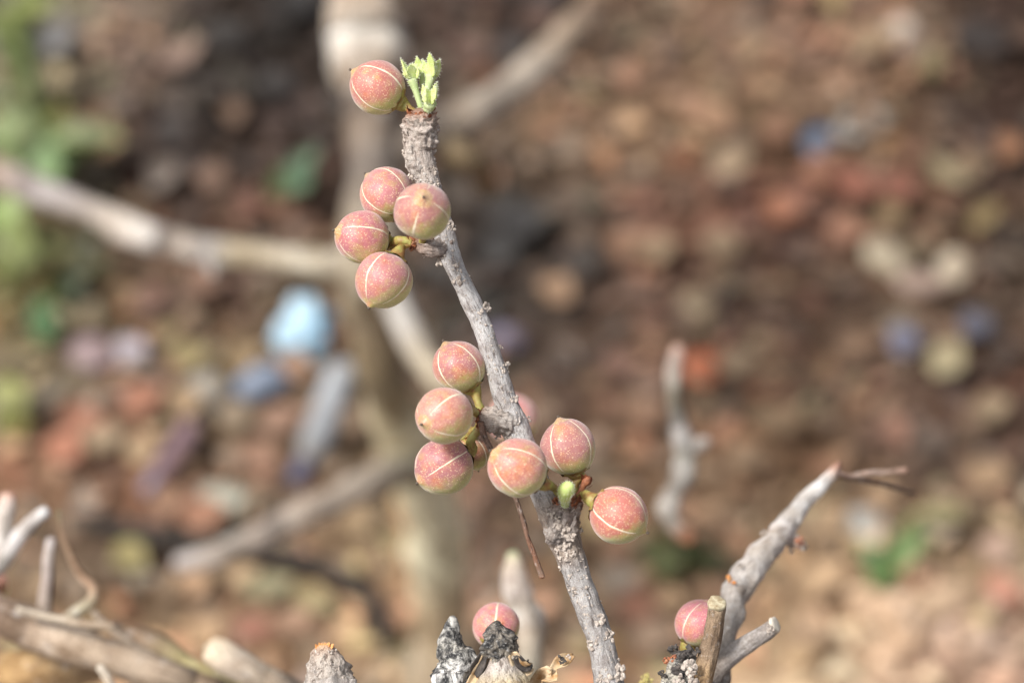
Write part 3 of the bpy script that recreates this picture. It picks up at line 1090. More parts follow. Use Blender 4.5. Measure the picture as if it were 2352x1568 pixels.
    # thin dead stick hanging from the middle spur
    me = tube_mesh('dead_stick', pix_path([(1103, 968, -0.003, 7, (150, 118, 100)), (1112, 1000, -0.002, 6.5, (150, 126, 112)), (1128, 1032, 0.0, 6.5, (160, 138, 124)), (1160, 1095, 0.003, 5.5, (130, 106, 92)),
                                           (1188, 1155, 0.002, 6, (130, 106, 92)), (1208, 1220, 0.001, 6, (132, 102, 86)), (1228, 1278, 0.0, 6, (148, 108, 86)), (1242, 1316, 0.0, 7.5, (138, 114, 98)), (1245, 1326, 0.0, 7, (156, 110, 80))]),
                   seg=18, step=0.0004, amp=0.30, freq=600, origin=o0, seed=9)
    link('dead_stick', me, BARK, root)
    build_shoot(root, o0)
    return root


def leaflet_mesh(L, W, seed):
    """young folded leaflet: a plump boat shape with a pointed tip"""
    r = random.Random(seed)
    verts, faces = [], []
    n, m = 12, 12
    bend = r.uniform(-0.2, 0.25)
    for i in range(n + 1):
        t = i / n
        w = W * (0.42 + 0.58 * math.sin(math.pi * t ** 0.75)) * (1 if t < 0.7 else max(0.2, 1 - ((t - 0.7) / 0.3) ** 2.6)) + 0.00003
        for j in range(m):
            a = 2 * math.pi * j / m
            x = w * math.cos(a)
            y = w * 0.62 * math.sin(a)
            if math.sin(a) > 0.3:
                y -= w * 0.55 * (math.sin(a) - 0.3) / 0.7      # groove along the folded face
            k = 1 + 0.5 * mnoise.noise(Vector((x / W * 2.4, y / W * 2.4 + seed, t * 9)))
            verts.append((x * k, y * k + bend * L * t * t, L * t))
    for i in range(n):
        for j in range(m):
            a, b = i * m + j, i * m + (j + 1) % m
            faces.append((a, b, b + m, a + m))
    faces.append(tuple(range(m - 1, -1, -1)))
    faces.append(tuple(n * m + j for j in range(m)))
    return mesh_from('leaflet', verts, faces)


def add_hairs(parent, pts, length, seed, inv_origin):
    r = random.Random(seed)
    verts, faces = [], []
    for (p, nrm) in pts:
        d = (nrm + Vector((r.gauss(0, 0.4), r.gauss(0, 0.4), r.gauss(0, 0.4)))).normalized()
        side = d.cross(FWD).normalized() * 0.00004
        e = p + d * length * r.uniform(0.5, 1.2)
        i = len(verts)
        verts += [p - side, p + side, e]
        faces.append((i, i + 1, i + 2))
    me = mesh_from('hair', verts, faces, smooth=False)
    o = link('hair', me, HAIR, parent)
    o['kind'] = 'stuff'
    return o


def build_shoot(root, o0):
    r = random.Random(21)
    # young leaves: stalk path, head position, fan direction
    leaves = [
        ([(968, 250, 0, 7), (960, 225, 0, 7), (952, 200, 0, 9), (946, 184, 0, 12)], (946, 182), (-0.22, 1), [(-0.30, 40, 10), (-0.16, 56, 9), (0.02, 38, 12), (0.22, 42, 9), (0.40, 34, 8)], 0.0),
        ([(975, 248, 0.002, 6), (974, 215, 0.003, 7), (971, 185, 0.003, 9), (969, 170, 0.003, 12)], (969, 172), (-0.05, 1), [(-0.2, 46, 8), (0.05, 40, 9), (0.2, 34, 8)], 0.003),
        ([(980, 248, 0.001, 7), (981, 215, 0.001, 8), (986, 190, 0.001, 10), (990, 174, 0.001, 14)], (989, 178), (0.08, 1), [(-0.30, 44, 9), (-0.14, 58, 9), (0.04, 64, 10), (0.26, 48, 12), (0.0, 38, 15), (0.36, 36, 9)], 0.001),
        ([(978, 256, -0.003, 9), (984, 248, -0.003, 13), (988, 236, -0.004, 15)], (988, 240), (0.04, 1), [(-0.36, 50, 9), (-0.08, 42, 13), (0.10, 44, 12), (0.22, 56, 9)], -0.004),
    ]
    for li, (sp, head, fan, leaflets, off) in enumerate(leaves):
        me = tube_mesh('leaf_stalk', [(*P(a, b, c), d * PX, 0.4, 0.5, 0.2) for a, b, c, d in sp], seg=14, step=0.0005, amp=0.06, freq=600, origin=o0)
        yl = link('young_leaf', me, YOUNGSTALK, root)
        hp = []
        mv = np.array([v.co[:] for v in me.vertices])
        for v in me.vertices:
            if r.random() < 0.35:
                hp.append((v.co.copy(), v.normal.copy()))
        for k, (da, L, W) in enumerate(leaflets):
            lm = leaflet_mesh(L * 0.9 * PX, W * 1.12 * PX, li * 10 + k)
            lm.materials.append(YOUNG)
            lo = link('leaflet', lm, None, yl)
            dirn = (RIGHT * (fan[0] + da * 0.6) + UP * fan[1] - FWD * r.uniform(-0.15, 0.35)).normalized()
            q = dirn.to_track_quat('Z', 'Y')
            roll = Matrix.Rotation(r.uniform(-1.2, 1.2), 4, 'Z')
            M = q.to_matrix().to_4x4() @ roll
            M.translation = P(head[0] + da * 22, head[1], off + r.uniform(-0.0008, 0.0008)) - o0
            lo.matrix_world = M
            for v in lm.vertices:
                if r.random() < 0.75:
                    hp.append((M @ v.co, (M.to_3x3() @ v.normal)))
        add_hairs(yl, hp, 0.0005, li, o0)
    # the small woolly bud on the lower spur
    me = tube_mesh('woolly_bud', [(*P(a, b, c), d * PX, 0.4, 0.5, 0.2) for a, b, c, d in ((1299, 1160, -0.005, 9), (1298, 1148, -0.007, 11), (1297, 1136, -0.010, 15), (1301, 1125, -0.012, 18), (1309, 1119, -0.013, 15), (1316, 1119, -0.013, 8))],
                   seg=18, step=0.0004, amp=0.10, freq=500, origin=o0)
    yl = link('woolly_bud', me, leafy('woolly_bud', (214, 226, 150), (196, 214, 128), 0.25, 0.7, 500), root)
    add_hairs(yl, [(v.co.copy(), v.normal.copy()) for v in me.vertices if r.random() < 0.8], 0.0005, 77, o0)


build_twig()


# ---------------------------------------------------------------- other stubs, sticks and twigs
def stick(name, label, cat, pts, tail=None, mat=BARK_MID, group=None, part='bark', seg=28, step=0.0008, amp=0.12, freq=260, cut=None, extra=None, **kw):
    v = pix_path(pts)
    if tail:
        for q in tail:
            v.append(world_pt(q[0], q[1], q[2]))
    o0 = Vector(v[-1][:3])
    root = empty(name, o0)
    tag(root, label, cat, group)
    link(part, tube_mesh(part, v, seg=seg, step=step, amp=amp, freq=freq, origin=o0, **kw), mat, root)
    if extra:
        extra(root, o0)
    return root, o0


def gp(dx, dy):
    return BASE + Vector((dx, dy, -0.02))


# scaly cone-shaped stub
def scaly(root, o0):
    r = random.Random(8)
    for k in range(46):
        t = r.random()
        y = 1488 + 90 * t
        w = 24 + 34 * min(1, t * 1.3)
        a = r.uniform(-1.45, 1.45)
        x = 746 + 12 * t + w * math.sin(a)
        off = -w * math.cos(a) * PX
        rad = r.uniform(4, 8) * PX
        s = link('bark_scale', knob_mesh('bark_scale', rad, k + 50, lumps=3, flat=0.5), KNOB, root)
        place_facing(s, P(x, y, off) - o0, (RIGHT * math.sin(a) - FWD * math.cos(a) + UP * 0.4).normalized())
    for k in range(9):
        vv, ff = VARIANTS[k % 10]
        L = r.uniform(9, 14) * PX
        s = link('bud_scale', mesh_from('bud_scale', vv * np.array([L * 1.3, L * 0.8, L]), ff), ORANGE, root)
        a = r.uniform(-1, 1)
        s.rotation_euler = (RIGHT * a * 0.7 + UP - FWD * r.uniform(-0.2, 0.5)).normalized().to_track_quat('X', 'Z').to_euler()
        s.location = P(745 + 18 * a, 1480 + 4 * abs(a), -0.0012) - o0


ORANGE = simple('orange_bud_scale', (226, 172, 112), 0.6, 0.4, 900, alt=(196, 118, 54))
stick('twig_stub', 'scaly grey cone shaped twig end with an orange tip', 'twig stub',
      [(745, 1479, 0, 16, (220, 178, 140)), (746, 1492, 0, 27, (206, 184, 166)), (749, 1515, 0, 40, (196, 184, 172)), (753, 1545, 0, 52, (190, 180, 170)), (758, 1580, 0, 60, (186, 178, 170)), (770, 1680, 0, 66), (800, 1900, 0.05, 70)],
      [(P(860, 2400, 0.3), 0.012, GREYB), (gp(-0.06, -0.03), 0.014, GREYB)], mat=BARK, seg=64, step=0.0004, amp=0.22, freq=480, stretch=0.9, extra=scaly)

# charred horn
WHITEISH = (226, 222, 214)
stick('charred_spike', 'crooked black and white charred spike beside the stump', 'burnt stub',
      [(1042, 1416, 0.0, 9, (190, 186, 178)), (1038, 1432, 0.0, 17, (196, 192, 184)), (1036, 1460, 0.0, 25, (176, 172, 164)), (1040, 1490, 0, 31, (190, 184, 172)), (1048, 1512, 0, 42, WHITEISH),
       (1052, 1540, 0, 52, (236, 232, 226)), (1054, 1575, 0, 56, WHITEISH), (1065, 1660, 0.004, 60, (190, 180, 160)), (1090, 1900, 0.05, 66)],
      [(P(1080, 2400, 0.3), 0.012, GREYB), (gp(-0.02, -0.04), 0.014, GREYB)], mat=CHAR, seg=64, step=0.0004, amp=0.34, freq=330, stretch=0.8, seed=2.0, lump=0.12, lumpfreq=200)


def ribbon_mesh(name, pts, widths, nrm, thick=0.00012, curl=0.5, n=6, seed=1):
    """curled papery strip along pts"""
    verts, faces = [], []
    pts = [Vector(p) for p in pts]
    S = sample_path([(*p, w, 0, 0, 0) for p, w in zip(pts, widths)], 0.0005)
    m = len(S)
    for i in range(m):
        p = Vector(S[i, :3])
        t = Vector(S[min(i + 1, m - 1), :3] - S[max(i - 1, 0), :3]).normalized()
        side = t.cross(nrm).normalized()
        up = side.cross(t)
        for j in range(n + 1):
            s = j / n * 2 - 1
            w = S[i, 3] * (1 + 0.25 * mnoise.noise(Vector((i * 0.21, s * 2, seed))))
            q = p + side * s * w + up * (curl * w * s * s) + up * 0.25 * S[i, 3] * mnoise.noise(Vector((i * 0.15, s * 1.5, seed + 9)))
            verts.append(q)
    for i in range(m - 1):
        for j in range(n):
            a = i * (n + 1) + j
            faces.append((a, a + 1, a + n + 2, a + n + 1))
    me = mesh_from(name, verts, faces)
    return me


def solidify(o, t):
    md = o.modifiers.new('thickness', 'SOLIDIFY')
    md.thickness = t


def stump_bits(root, o0):
    me = tube_mesh('charred_tip', pix_path([(1142, 1427, -0.006, 9, (120, 112, 100)), (1143, 1442, -0.006, 24, (130, 120, 108)), (1144, 1462, -0.006, 35, (150, 140, 126)), (1147, 1486, -0.006, 41, (140, 130, 116)), (1148, 1508, -0.006, 36, (176, 166, 150)), (1149, 1528, -0.006, 32)]),
                   seg=72, step=0.00035, amp=0.50, freq=360, stretch=0.9, seed=6.0, lump=0.22, lumpfreq=220, origin=o0)
    link('charred_tip', me, CHAR, root)
    for pp, ww, mat, sd in (
            ([(1176, 1498), (1190, 1520), (1206, 1536), (1222, 1530)], [10, 15, 14, 6], DRYLEAF, 1),
            ([(1186, 1505), (1196, 1522), (1210, 1526), (1216, 1520)], [8, 12, 12, 5], BLACKBUD, 2),
            ([(1122, 1490), (1116, 1515), (1100, 1540), (1080, 1572)], [8, 12, 12, 9], DRYLEAF, 3),
            ([(1112, 1500), (1100, 1524), (1088, 1548)], [9, 14, 9], BLACKBUD, 4)):
        q = [P(a, b, -0.0085 + 0.0012 * i) - o0 for i, (a, b) in enumerate(pp)]
        f = link('bark_flap', ribbon_mesh('bark_flap', q, [w * PX for w in ww], -FWD, seed=sd, curl=0.8), mat, root)
        solidify(f, 0.0002)


stick('charred_stump', 'pale swollen stump with a blackened crown below the fruits', 'stump',
      [(1147, 1500, -0.006, 26, (196, 184, 170)), (1149, 1516, -0.006, 33, (206, 196, 186)), (1151, 1532, -0.006, 42, (208, 198, 188)), (1153, 1550, -0.006, 53, (210, 196, 172)), (1155, 1568, -0.006, 63, (210, 190, 152)), (1156, 1600, -0.006, 76, (206, 184, 144)), (1157, 1650, -0.006, 86, (200, 178, 142)), (1156, 1760, 0.0, 90, (196, 176, 140)), (1150, 1900, 0.04, 84, (190, 170, 136))],
      [(P(1120, 2400, 0.3), 0.014, GREYB), (gp(0.0, -0.05), 0.016, GREYB)], mat=BARK, seg=72, step=0.0005, amp=0.10, freq=260, stretch=0.25, lump=0.06, lumpfreq=120, part='bark', extra=stump_bits)

# curled dry leaf by the main stem
q = [P(a, b, c) for a, b, c in ((1222, 1600, 0.0), (1238, 1570, 0.0), (1256, 1550, -0.002), (1268, 1556, -0.002), (1272, 1536, -0.001), (1284, 1524, 0.0), (1302, 1514, 0.001), (1318, 1504, 0.002))]
o0 = q[0]
root = empty('curled_leaf', o0)
tag(root, 'curled papery tan leaf with a black bud next to the stem foot', 'dry leaf')
f = link('blade', ribbon_mesh('blade', [x - o0 for x in q], [w * PX for w in (14, 17, 18, 14, 8, 14, 12, 3)], (-FWD + UP * 0.5).normalized(), curl=0.9, seed=5), DRYLEAF, root)
solidify(f, 0.00015)
kb = link('bud', knob_mesh('bud', 11 * PX, 91, lumps=10), BLACKBUD, root)
place_facing(kb, P(1290, 1514, -0.0015) - o0, -FWD)
kb2 = link('bud', knob_mesh('bud', 7 * PX, 92, lumps=8), KNOB, root)
place_facing(kb2, P(1305, 1508, -0.001) - o0, -FWD)


# right group: bare grey branch
def right_bits(root, o0):
    for i, (x, y, z, rr, m) in enumerate(((1843, 1252, 0.07, 14, KNOB), (1818, 1262, 0.07, 9, KNOB), (1836, 1240, 0.068, 11, SCALE), (1678, 1330, 0.045, 14, ORANGE), (1752, 1222, 0.06, 8, KNOB), (1808, 1200, 0.07, 6, KNOB), (1870, 1150, 0.085, 6, KNOB), (1700, 1300, 0.05, 8, KNOB))):
        k = link('bark_knob', knob_mesh('bark_knob', rr * msize(z), 120 + i, lumps=9), m, root)
        place_facing(k, P(x, y, z - 0.002) - o0, (-FWD + RIGHT * 0.3).normalized())
    link('spur', tube_mesh('spur', pix_path([(1795, 1222, 0.07, 22, (200, 194, 190)), (1822, 1240, 0.069, 19, (196, 184, 174)), (1842, 1252, 0.068, 13, (196, 160, 140))]), seg=20, step=0.001, amp=0.2, freq=300, origin=o0), BARK_MID, root)
    for nm, pts, sd in (('dead_twig', [(1915, 1082, 0.088, 10, (150, 110, 92)), (1945, 1093, 0.088, 7, (140, 118, 106)), (1985, 1088, 0.088, 7, (166, 142, 128)), (2030, 1084, 0.09, 7, (158, 136, 122)), (2084, 1079, 0.09, 7, (160, 130, 116))], 1),
                        ('dead_twig', [(1920, 1090, 0.089, 6, (130, 106, 94)), (1960, 1100, 0.095, 5, (112, 94, 84)), (2010, 1110, 0.11, 5, (116, 98, 88)), (2055, 1121, 0.125, 5, (116, 100, 90)), (2100, 1134, 0.14, 4, (120, 104, 94))], 2)):
        link(nm, tube_mesh(nm, pix_path(pts), seg=14, step=0.001, amp=0.3, freq=420, origin=o0, seed=sd), BARK_MID, root)


PALE = (222, 216, 210)
stick('bare_branch', 'smooth pale grey branch slanting up to the right with thin dead twigs', 'branch',
      [(1930, 1062, 0.09, 5, (150, 110, 92)), (1915, 1082, 0.088, 14, (196, 160, 142)), (1890, 1110, 0.085, 16, PALE), (1848, 1152, 0.08, 20, (228, 224, 220)), (1812, 1198, 0.072, 24, PALE), (1785, 1235, 0.066, 29, (220, 212, 206)), (1740, 1285, 0.058, 30, (218, 210, 202)),
       (1700, 1340, 0.05, 34, (212, 204, 196)), (1678, 1390, 0.044, 34, (200, 192, 184)), (1668, 1440, 0.04, 32, (168, 160, 152)), (1650, 1500, 0.036, 34, (158, 150, 142)), (1640, 1570, 0.034, 34), (1620, 1720, 0.04, 40)],
      [(P(1560, 2300, 0.28), 0.008, GREYB), (gp(0.07, -0.01), 0.012, GREYB)], seg=36, step=0.0007, amp=0.2, freq=300, lump=0.26, lumpfreq=190, extra=right_bits)


def cut_end(px, py, off, rad, axis_px, parent, o0, name='cut_face', mat=PALEWOOD):
    """sawn end: slightly domed disc with a rim"""
    d = (RIGHT * axis_px[0] - UP * axis_px[1] - FWD * axis_px[2]).normalized()
    verts, faces = [(0, 0, rad * 0.10)], []
    n = 24
    for k, (rr, zz) in enumerate(((0.5, 0.12), (0.9, 0.08), (1.02, -0.05), (1.0, -0.35))):
        for j in range(n):
            a = 2 * math.pi * j / n
            w = 1 + 0.06 * math.sin(3 * a + k) + 0.04 * math.sin(7 * a)
            verts.append((rad * rr * w * math.cos(a), rad * rr * w * math.sin(a), rad * zz))
    faces += [(0, 1 + j, 1 + (j + 1) % n) for j in range(n)]
    for k in range(3):
        for j in range(n):
            a, b = 1 + k * n + j, 1 + k * n + (j + 1) % n
            faces.append((a, a + n, b + n, b))
    o = link(name, mesh_from(name, verts, faces), mat, parent)
    place_facing(o, P(px, py, off) - o0, d)
    return o


def cutstick_bits(root, o0):
    cut_end(1647, 1382, -0.0012, 21 * PX, (0.1, -0.8, 0.75), root, o0)


BROWN = (158, 136, 112)
stick('cut_stick', 'brown cut stick with a pale sawn end in front of the pink fruit', 'stick',
      [(1647, 1386, 0.0, 20, (176, 156, 130)), (1645, 1420, 0.0, 21, BROWN), (1639, 1460, 0.0, 22, (140, 118, 96)), (1627, 1505, 0.0, 23, (156, 134, 110)), (1612, 1550, 0.0, 25, (178, 148, 112)), (1600, 1600, 0.0, 30), (1570, 1760, 0.01, 34)],
      [(P(1500, 2300, 0.27), 0.007, GREYB), (gp(0.05, -0.03), 0.010, GREYB)], mat=BARK, seg=40, step=0.0005, amp=0.2, freq=420, stretch=0.2, round_start=False, lump=0.12, lumpfreq=200, extra=cutstick_bits)


def smallcut(root, o0):
    cut_end(1782, 1432, 0.0215, 19 * PX, (0.85, -0.45, 0.5), root, o0, mat=simple('weathered_cut_wood', (206, 196, 180), 0.8, 0.3, 600))
    k = link('bark_knob', knob_mesh('bark_knob', 14 * PX, 131, lumps=10), KNOB, root)
    place_facing(k, P(1768, 1446, 0.019) - o0, -FWD)


stick('short_branch', 'short grey branch with a blunt knotty end behind the cut stick', 'branch',
      [(1780, 1434, 0.024, 17, (170, 160, 150)), (1760, 1450, 0.024, 20, (168, 160, 154)), (1725, 1472, 0.024, 21, (186, 180, 176)), (1690, 1498, 0.024, 22, (172, 164, 158)), (1650, 1535, 0.022, 23, (150, 140, 132)), (1620, 1575, 0.02, 26, (140, 130, 122)), (1580, 1680, 0.02, 30)],
      [(P(1500, 2250, 0.28), 0.008, GREYB), (gp(0.045, 0.0), 0.010, GREYB)], mat=BARK_MID, seg=32, step=0.0007, amp=0.12, freq=360, round_start=False, extra=smallcut)


def burl_bits(root, o0):
    for i, (x, y, z, rr, m) in enumerate(((1592, 1494, -0.001, 16, BLACKBUD), (1570, 1508, -0.002, 13, BLACKBUD), (1552, 1490, 0.012, 16, BLACKBUD), (1582, 1530, -0.005, 18, KNOB), (1556, 1540, -0.004, 16, BLACKBUD), (1592, 1555, -0.006, 15, KNOB), (1532, 1516, 0.002, 10, SCALE), (1560, 1562, -0.006, 15, KNOB), (1522, 1548, 0.0, 11, BLACKBUD), (1548, 1512, 0.0, 10, SCALE))):
        k = link('burl', knob_mesh('burl', rr * PX, 140 + i, lumps=14), m, root)
        place_facing(k, P(x, y, z) - o0, -FWD)


stick('blackened_burl', 'blackened knotty burl at the foot of the cut stick', 'burl',
      [(1575, 1500, 0.002, 22, (110, 104, 98)), (1572, 1525, 0.002, 38, (176, 168, 154)), (1570, 1560, 0.002, 46, (190, 182, 166)), (1565, 1620, 0.002, 52), (1540, 1760, 0.01, 56)],
      [(P(1470, 2300, 0.27), 0.010, GREYB), (gp(0.03, -0.05), 0.012, GREYB)], mat=CHAR, seg=56, step=0.0005, amp=0.32, freq=330, seed=11, extra=burl_bits)

YBUD = simple('yellowish_bud', (196, 180, 116), 0.7, 0.4, 700, alt=(150, 142, 80))


def dry_bits(root, o0):
    for i, (x, y, rr) in enumerate(((1482, 1552, 12), (1492, 1562, 10), (1476, 1566, 9))):
        k = link('bud', knob_mesh('bud', rr * PX, 160 + i, lumps=9), YBUD, root)
        place_facing(k, P(x, y, 0.030) - o0, (-FWD + UP * 0.4).normalized())


stick('dry_shoot', 'small yellowish dry shoot at the bottom edge beside the stem', 'shoot',
      [(1484, 1552, 0.032, 6, (190, 176, 120)), (1486, 1575, 0.032, 8, (180, 164, 116)), (1500, 1640, 0.032, 10, (160, 140, 108)), (1530, 1800, 0.03, 14)],
      [(P(1500, 2300, 0.28), 0.004, GREYB), (gp(0.04, -0.06), 0.006, GREYB)], seg=16, step=0.0008, amp=0.2, freq=400, extra=dry_bits)

# right middle: blurred pale crooked twig
RM = 0.30
stick('crooked_twig', 'blurred crooked whitish twig rising to a pinkish tip', 'twig',
      [(1557, 793, RM, 13, (176, 140, 122)), (1555, 825, RM, 20, (176, 160, 150)), (1549, 870, RM, 21, (158, 150, 140)), (1548, 915, RM, 16, (112, 106, 92)), (1556, 955, RM, 18, (104, 100, 94)), (1563, 1000, RM, 28, (172, 168, 164)),
       (1574, 1040, RM, 27, (140, 136, 126)), (1570, 1085, RM, 25, (172, 168, 162)), (1552, 1125, RM, 20, (126, 120, 112)), (1532, 1160, RM, 29, (180, 174, 166)), (1548, 1200, RM, 22, (146, 138, 128)), (1578, 1228, RM, 23, (186, 138, 110)), (1592, 1238, RM, 15, (190, 130, 100))],
      None, seg=24, step=0.002, amp=0.3, freq=160, lump=0.5, lumpfreq=110,
      extra=lambda root, o0: [link('side_twig', tube_mesh('side_twig', pix_path([(1575, 1030, RM, 18, (180, 172, 164)), (1610, 1020, RM, 17, (176, 170, 164)), (1628, 1010, RM, 10)]), seg=14, step=0.003, origin=o0), BARK_MID, root),
                              link('side_twig', tube_mesh('side_twig', pix_path([(1530, 1168, RM, 24, (170, 162, 150)), (1538, 1186, RM + 0.15, 20, (140, 130, 118)), (1545, 1205, RM + 0.32, 18, (120, 108, 96))]) + [world_pt(G(1550, 1222, -0.01)[0], 0.008, (110, 98, 86))], seg=16, step=0.004, origin=o0, amp=0.1, freq=160), BARK_MID, root)])

# centre: blurred upright stub with a green tip
stick('upright_stub', 'blurred upright pale stub with a greenish tip by the thin stick', 'twig stub',
      [(1178, 1268, 0.17, 13, (176, 180, 144)), (1180, 1285, 0.17, 21, (196, 182, 160)), (1186, 1320, 0.17, 34, (206, 194, 184)), (1194, 1360, 0.17, 36, (198, 186, 176)), (1200, 1385, 0.17, 32, (170, 160, 148)), (1206, 1410, 0.17, 40, (214, 208, 200)), (1212, 1450, 0.17, 36, (180, 166, 150)), (1216, 1500, 0.17, 32, (196, 188, 172)), (1220, 1560, 0.18, 32, (176, 166, 140)), (1222, 1680, 0.22, 34)],
      [(gp(0.03, 0.02), 0.012, GREYB)], seg=24, step=0.002, amp=0.25, freq=180, lump=0.28, lumpfreq=100)

# left bottom: thick blurred branches
LB = 0.12
stick('thick_branch', 'thick blurred grey branch crossing the lower left corner', 'branch',
      [(-300, 1270, LB + 0.04, 46, (150, 130, 112)), (-100, 1360, LB + 0.02, 46, (146, 126, 108)), (0, 1410, LB, 44, (140, 120, 104)), (70, 1440, LB, 44, (176, 156, 136)), (150, 1470, LB, 44, (206, 186, 164)), (230, 1500, LB, 42, (186, 166, 144)), (320, 1535, LB, 42, (176, 158, 138)), (420, 1575, LB, 42, (160, 142, 122)), (560, 1640, LB + 0.03, 44)],
      [(P(760, 1850, LB + 0.25), 0.011, GREYB), (gp(-0.10, 0.0), 0.014, GREYB)], seg=28, step=0.002, amp=0.2, freq=160, lump=0.22, lumpfreq=60)
stick('mottled_branch', 'blurred mottled yellowish branch curving behind the thick grey one', 'branch',
      [(-80, 1590, LB + 0.02, 60, (176, 140, 96)), (40, 1560, LB + 0.02, 60, (190, 156, 110)), (150, 1520, LB + 0.02, 62, (176, 148, 112)), (250, 1490, LB + 0.02, 60, (186, 160, 130)), (330, 1505, LB + 0.02, 56, (160, 138, 114)), (410, 1545, LB + 0.02, 54, (190, 176, 130)), (500, 1590, LB + 0.02, 56, (206, 192, 140)), (640, 1680, LB + 0.06, 58)],
      [(P(800, 1850, LB + 0.3), 0.012, GREYB), (gp(-0.07, 0.03), 0.014, GREYB)], seg=28, step=0.002, amp=0.2, freq=160, lump=0.24, lumpfreq=50, seed=3)
stick('pale_branch', 'blurred pale branch with a rounded broken end near the bottom edge', 'branch',
      [(478, 1486, 0.11, 26, (222, 204, 178)), (500, 1498, 0.11, 36, (214, 196, 172)), (545, 1525, 0.11, 36, (190, 176, 160)), (600, 1556, 0.11, 34, (176, 162, 144)), (680, 1600, 0.12, 36, (166, 152, 138)), (800, 1700, 0.2, 40)],
      [(gp(-0.04, 0.0), 0.012, GREYB)], seg=24, step=0.002, amp=0.10, freq=160, lump=0.10, lumpfreq=60, seed=5)
# left edge twigs
LT = 0.13
stick('white_twig', 'blurred whitish forked twig at the left edge with a bright tip', 'twig',
      [(108, 1172, LT, 14, (226, 226, 226)), (88, 1186, LT, 15, (214, 208, 204)), (60, 1212, LT, 17, (206, 200, 196)), (30, 1248, LT, 22, (220, 214, 210)), (0, 1285, LT, 26, (206, 200, 192)), (-50, 1340, LT, 28, (190, 180, 170)), (-120, 1440, LT + 0.03, 32)],
      [(P(-150, 1800, LT + 0.3), 0.008, GREYB), (G(-200, 1720)[0] + Vector((0, 0, -0.02)), 0.010, GREYB)], seg=20, step=0.002, amp=0.08, freq=160,
      extra=lambda root, o0: link('side_twig', tube_mesh('side_twig', pix_path([(20, 1135, LT, 16, (216, 178, 160)), (16, 1160, LT, 22, (214, 200, 190)), (8, 1200, LT, 24, (216, 208, 200)), (2, 1260, LT, 24, (212, 204, 196))]), seg=18, step=0.002, amp=0.08, freq=160, origin=o0), BARK_MID, root))
stick('upright_twig', 'blurred upright lilac grey twig rising from the thick branch', 'twig',
      [(118, 1236, LT, 11, (190, 180, 176)), (113, 1275, LT, 14, (196, 186, 180)), (109, 1330, LT, 15, (172, 158, 150)), (103, 1390, LT, 17, (176, 162, 150)), (100, 1440, LT, 18), (95, 1470, LT, 18)],
      None, seg=18, step=0.0015, amp=0.22, freq=200, lump=0.2, lumpfreq=100)
stick('brown_stick', 'thin blurred brown stick bending down beside the upright twig', 'stick',
      [(134, 1172, LT, 6, (140, 128, 100)), (143, 1215, LT, 8, (150, 126, 104)), (158, 1268, LT, 8, (150, 124, 100)), (184, 1318, LT, 9, (160, 132, 108)), (216, 1352, LT, 12, (190, 162, 136)), (206, 1384, LT, 13, (190, 180, 156)), (172, 1408, LT, 15, (184, 174, 150)), (140, 1440, LT, 16, (170, 156, 136))],
      None, seg=18, step=0.0015, amp=0.25, freq=200, lump=0.25, lumpfreq=110)

for lab, pts in (
        ('thin pale split twig lying across the thick lower left branch', [(40, 1398, 0.11, 9, (196, 184, 166)), (110, 1416, 0.11, 10, (206, 192, 172)), (190, 1432, 0.11, 9, (190, 172, 150)), (262, 1438, 0.11, 6)]),
        ('thin grey splinter leaning on the mottled lower left branch', [(214, 1404, 0.13, 7, (176, 162, 146)), (250, 1440, 0.13, 9, (186, 170, 152)), (300, 1478, 0.13, 9, (170, 154, 136)), (340, 1500, 0.13, 7)]),
        ('short pale snag below the thick branch in the corner', [(228, 1528, 0.09, 9, (206, 196, 180)), (246, 1552, 0.09, 12, (212, 200, 182)), (262, 1590, 0.09, 13, (190, 176, 156)), (280, 1680, 0.1, 14)])):
    stick('dry_twig', lab, 'twig', pts, None, seg=16, step=0.0015, amp=0.3, freq=180, lump=0.25, lumpfreq=90)

# dark stick added on the ground in place of a branch's shadow
me = tube_mesh('shadow_stick', [(*(lambda g: (g.x, g.y, g.z + 0.016))(G(x, y)[0]), r * PX * 2.6, *lin((62, 54, 46), 0.6)) for x, y, r in
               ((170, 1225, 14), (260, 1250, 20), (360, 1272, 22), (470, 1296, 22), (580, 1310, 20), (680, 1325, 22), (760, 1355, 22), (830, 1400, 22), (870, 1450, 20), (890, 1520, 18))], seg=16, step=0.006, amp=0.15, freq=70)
o = link('shadow_stick', me, simple('painted_shadow_dark', (44, 38, 32), 0.9, 0.4, 60, relief=0.001))
tag(o, 'dark curved stick standing in for a branch shadow on the ground at lower left', 'shadow stand-in')

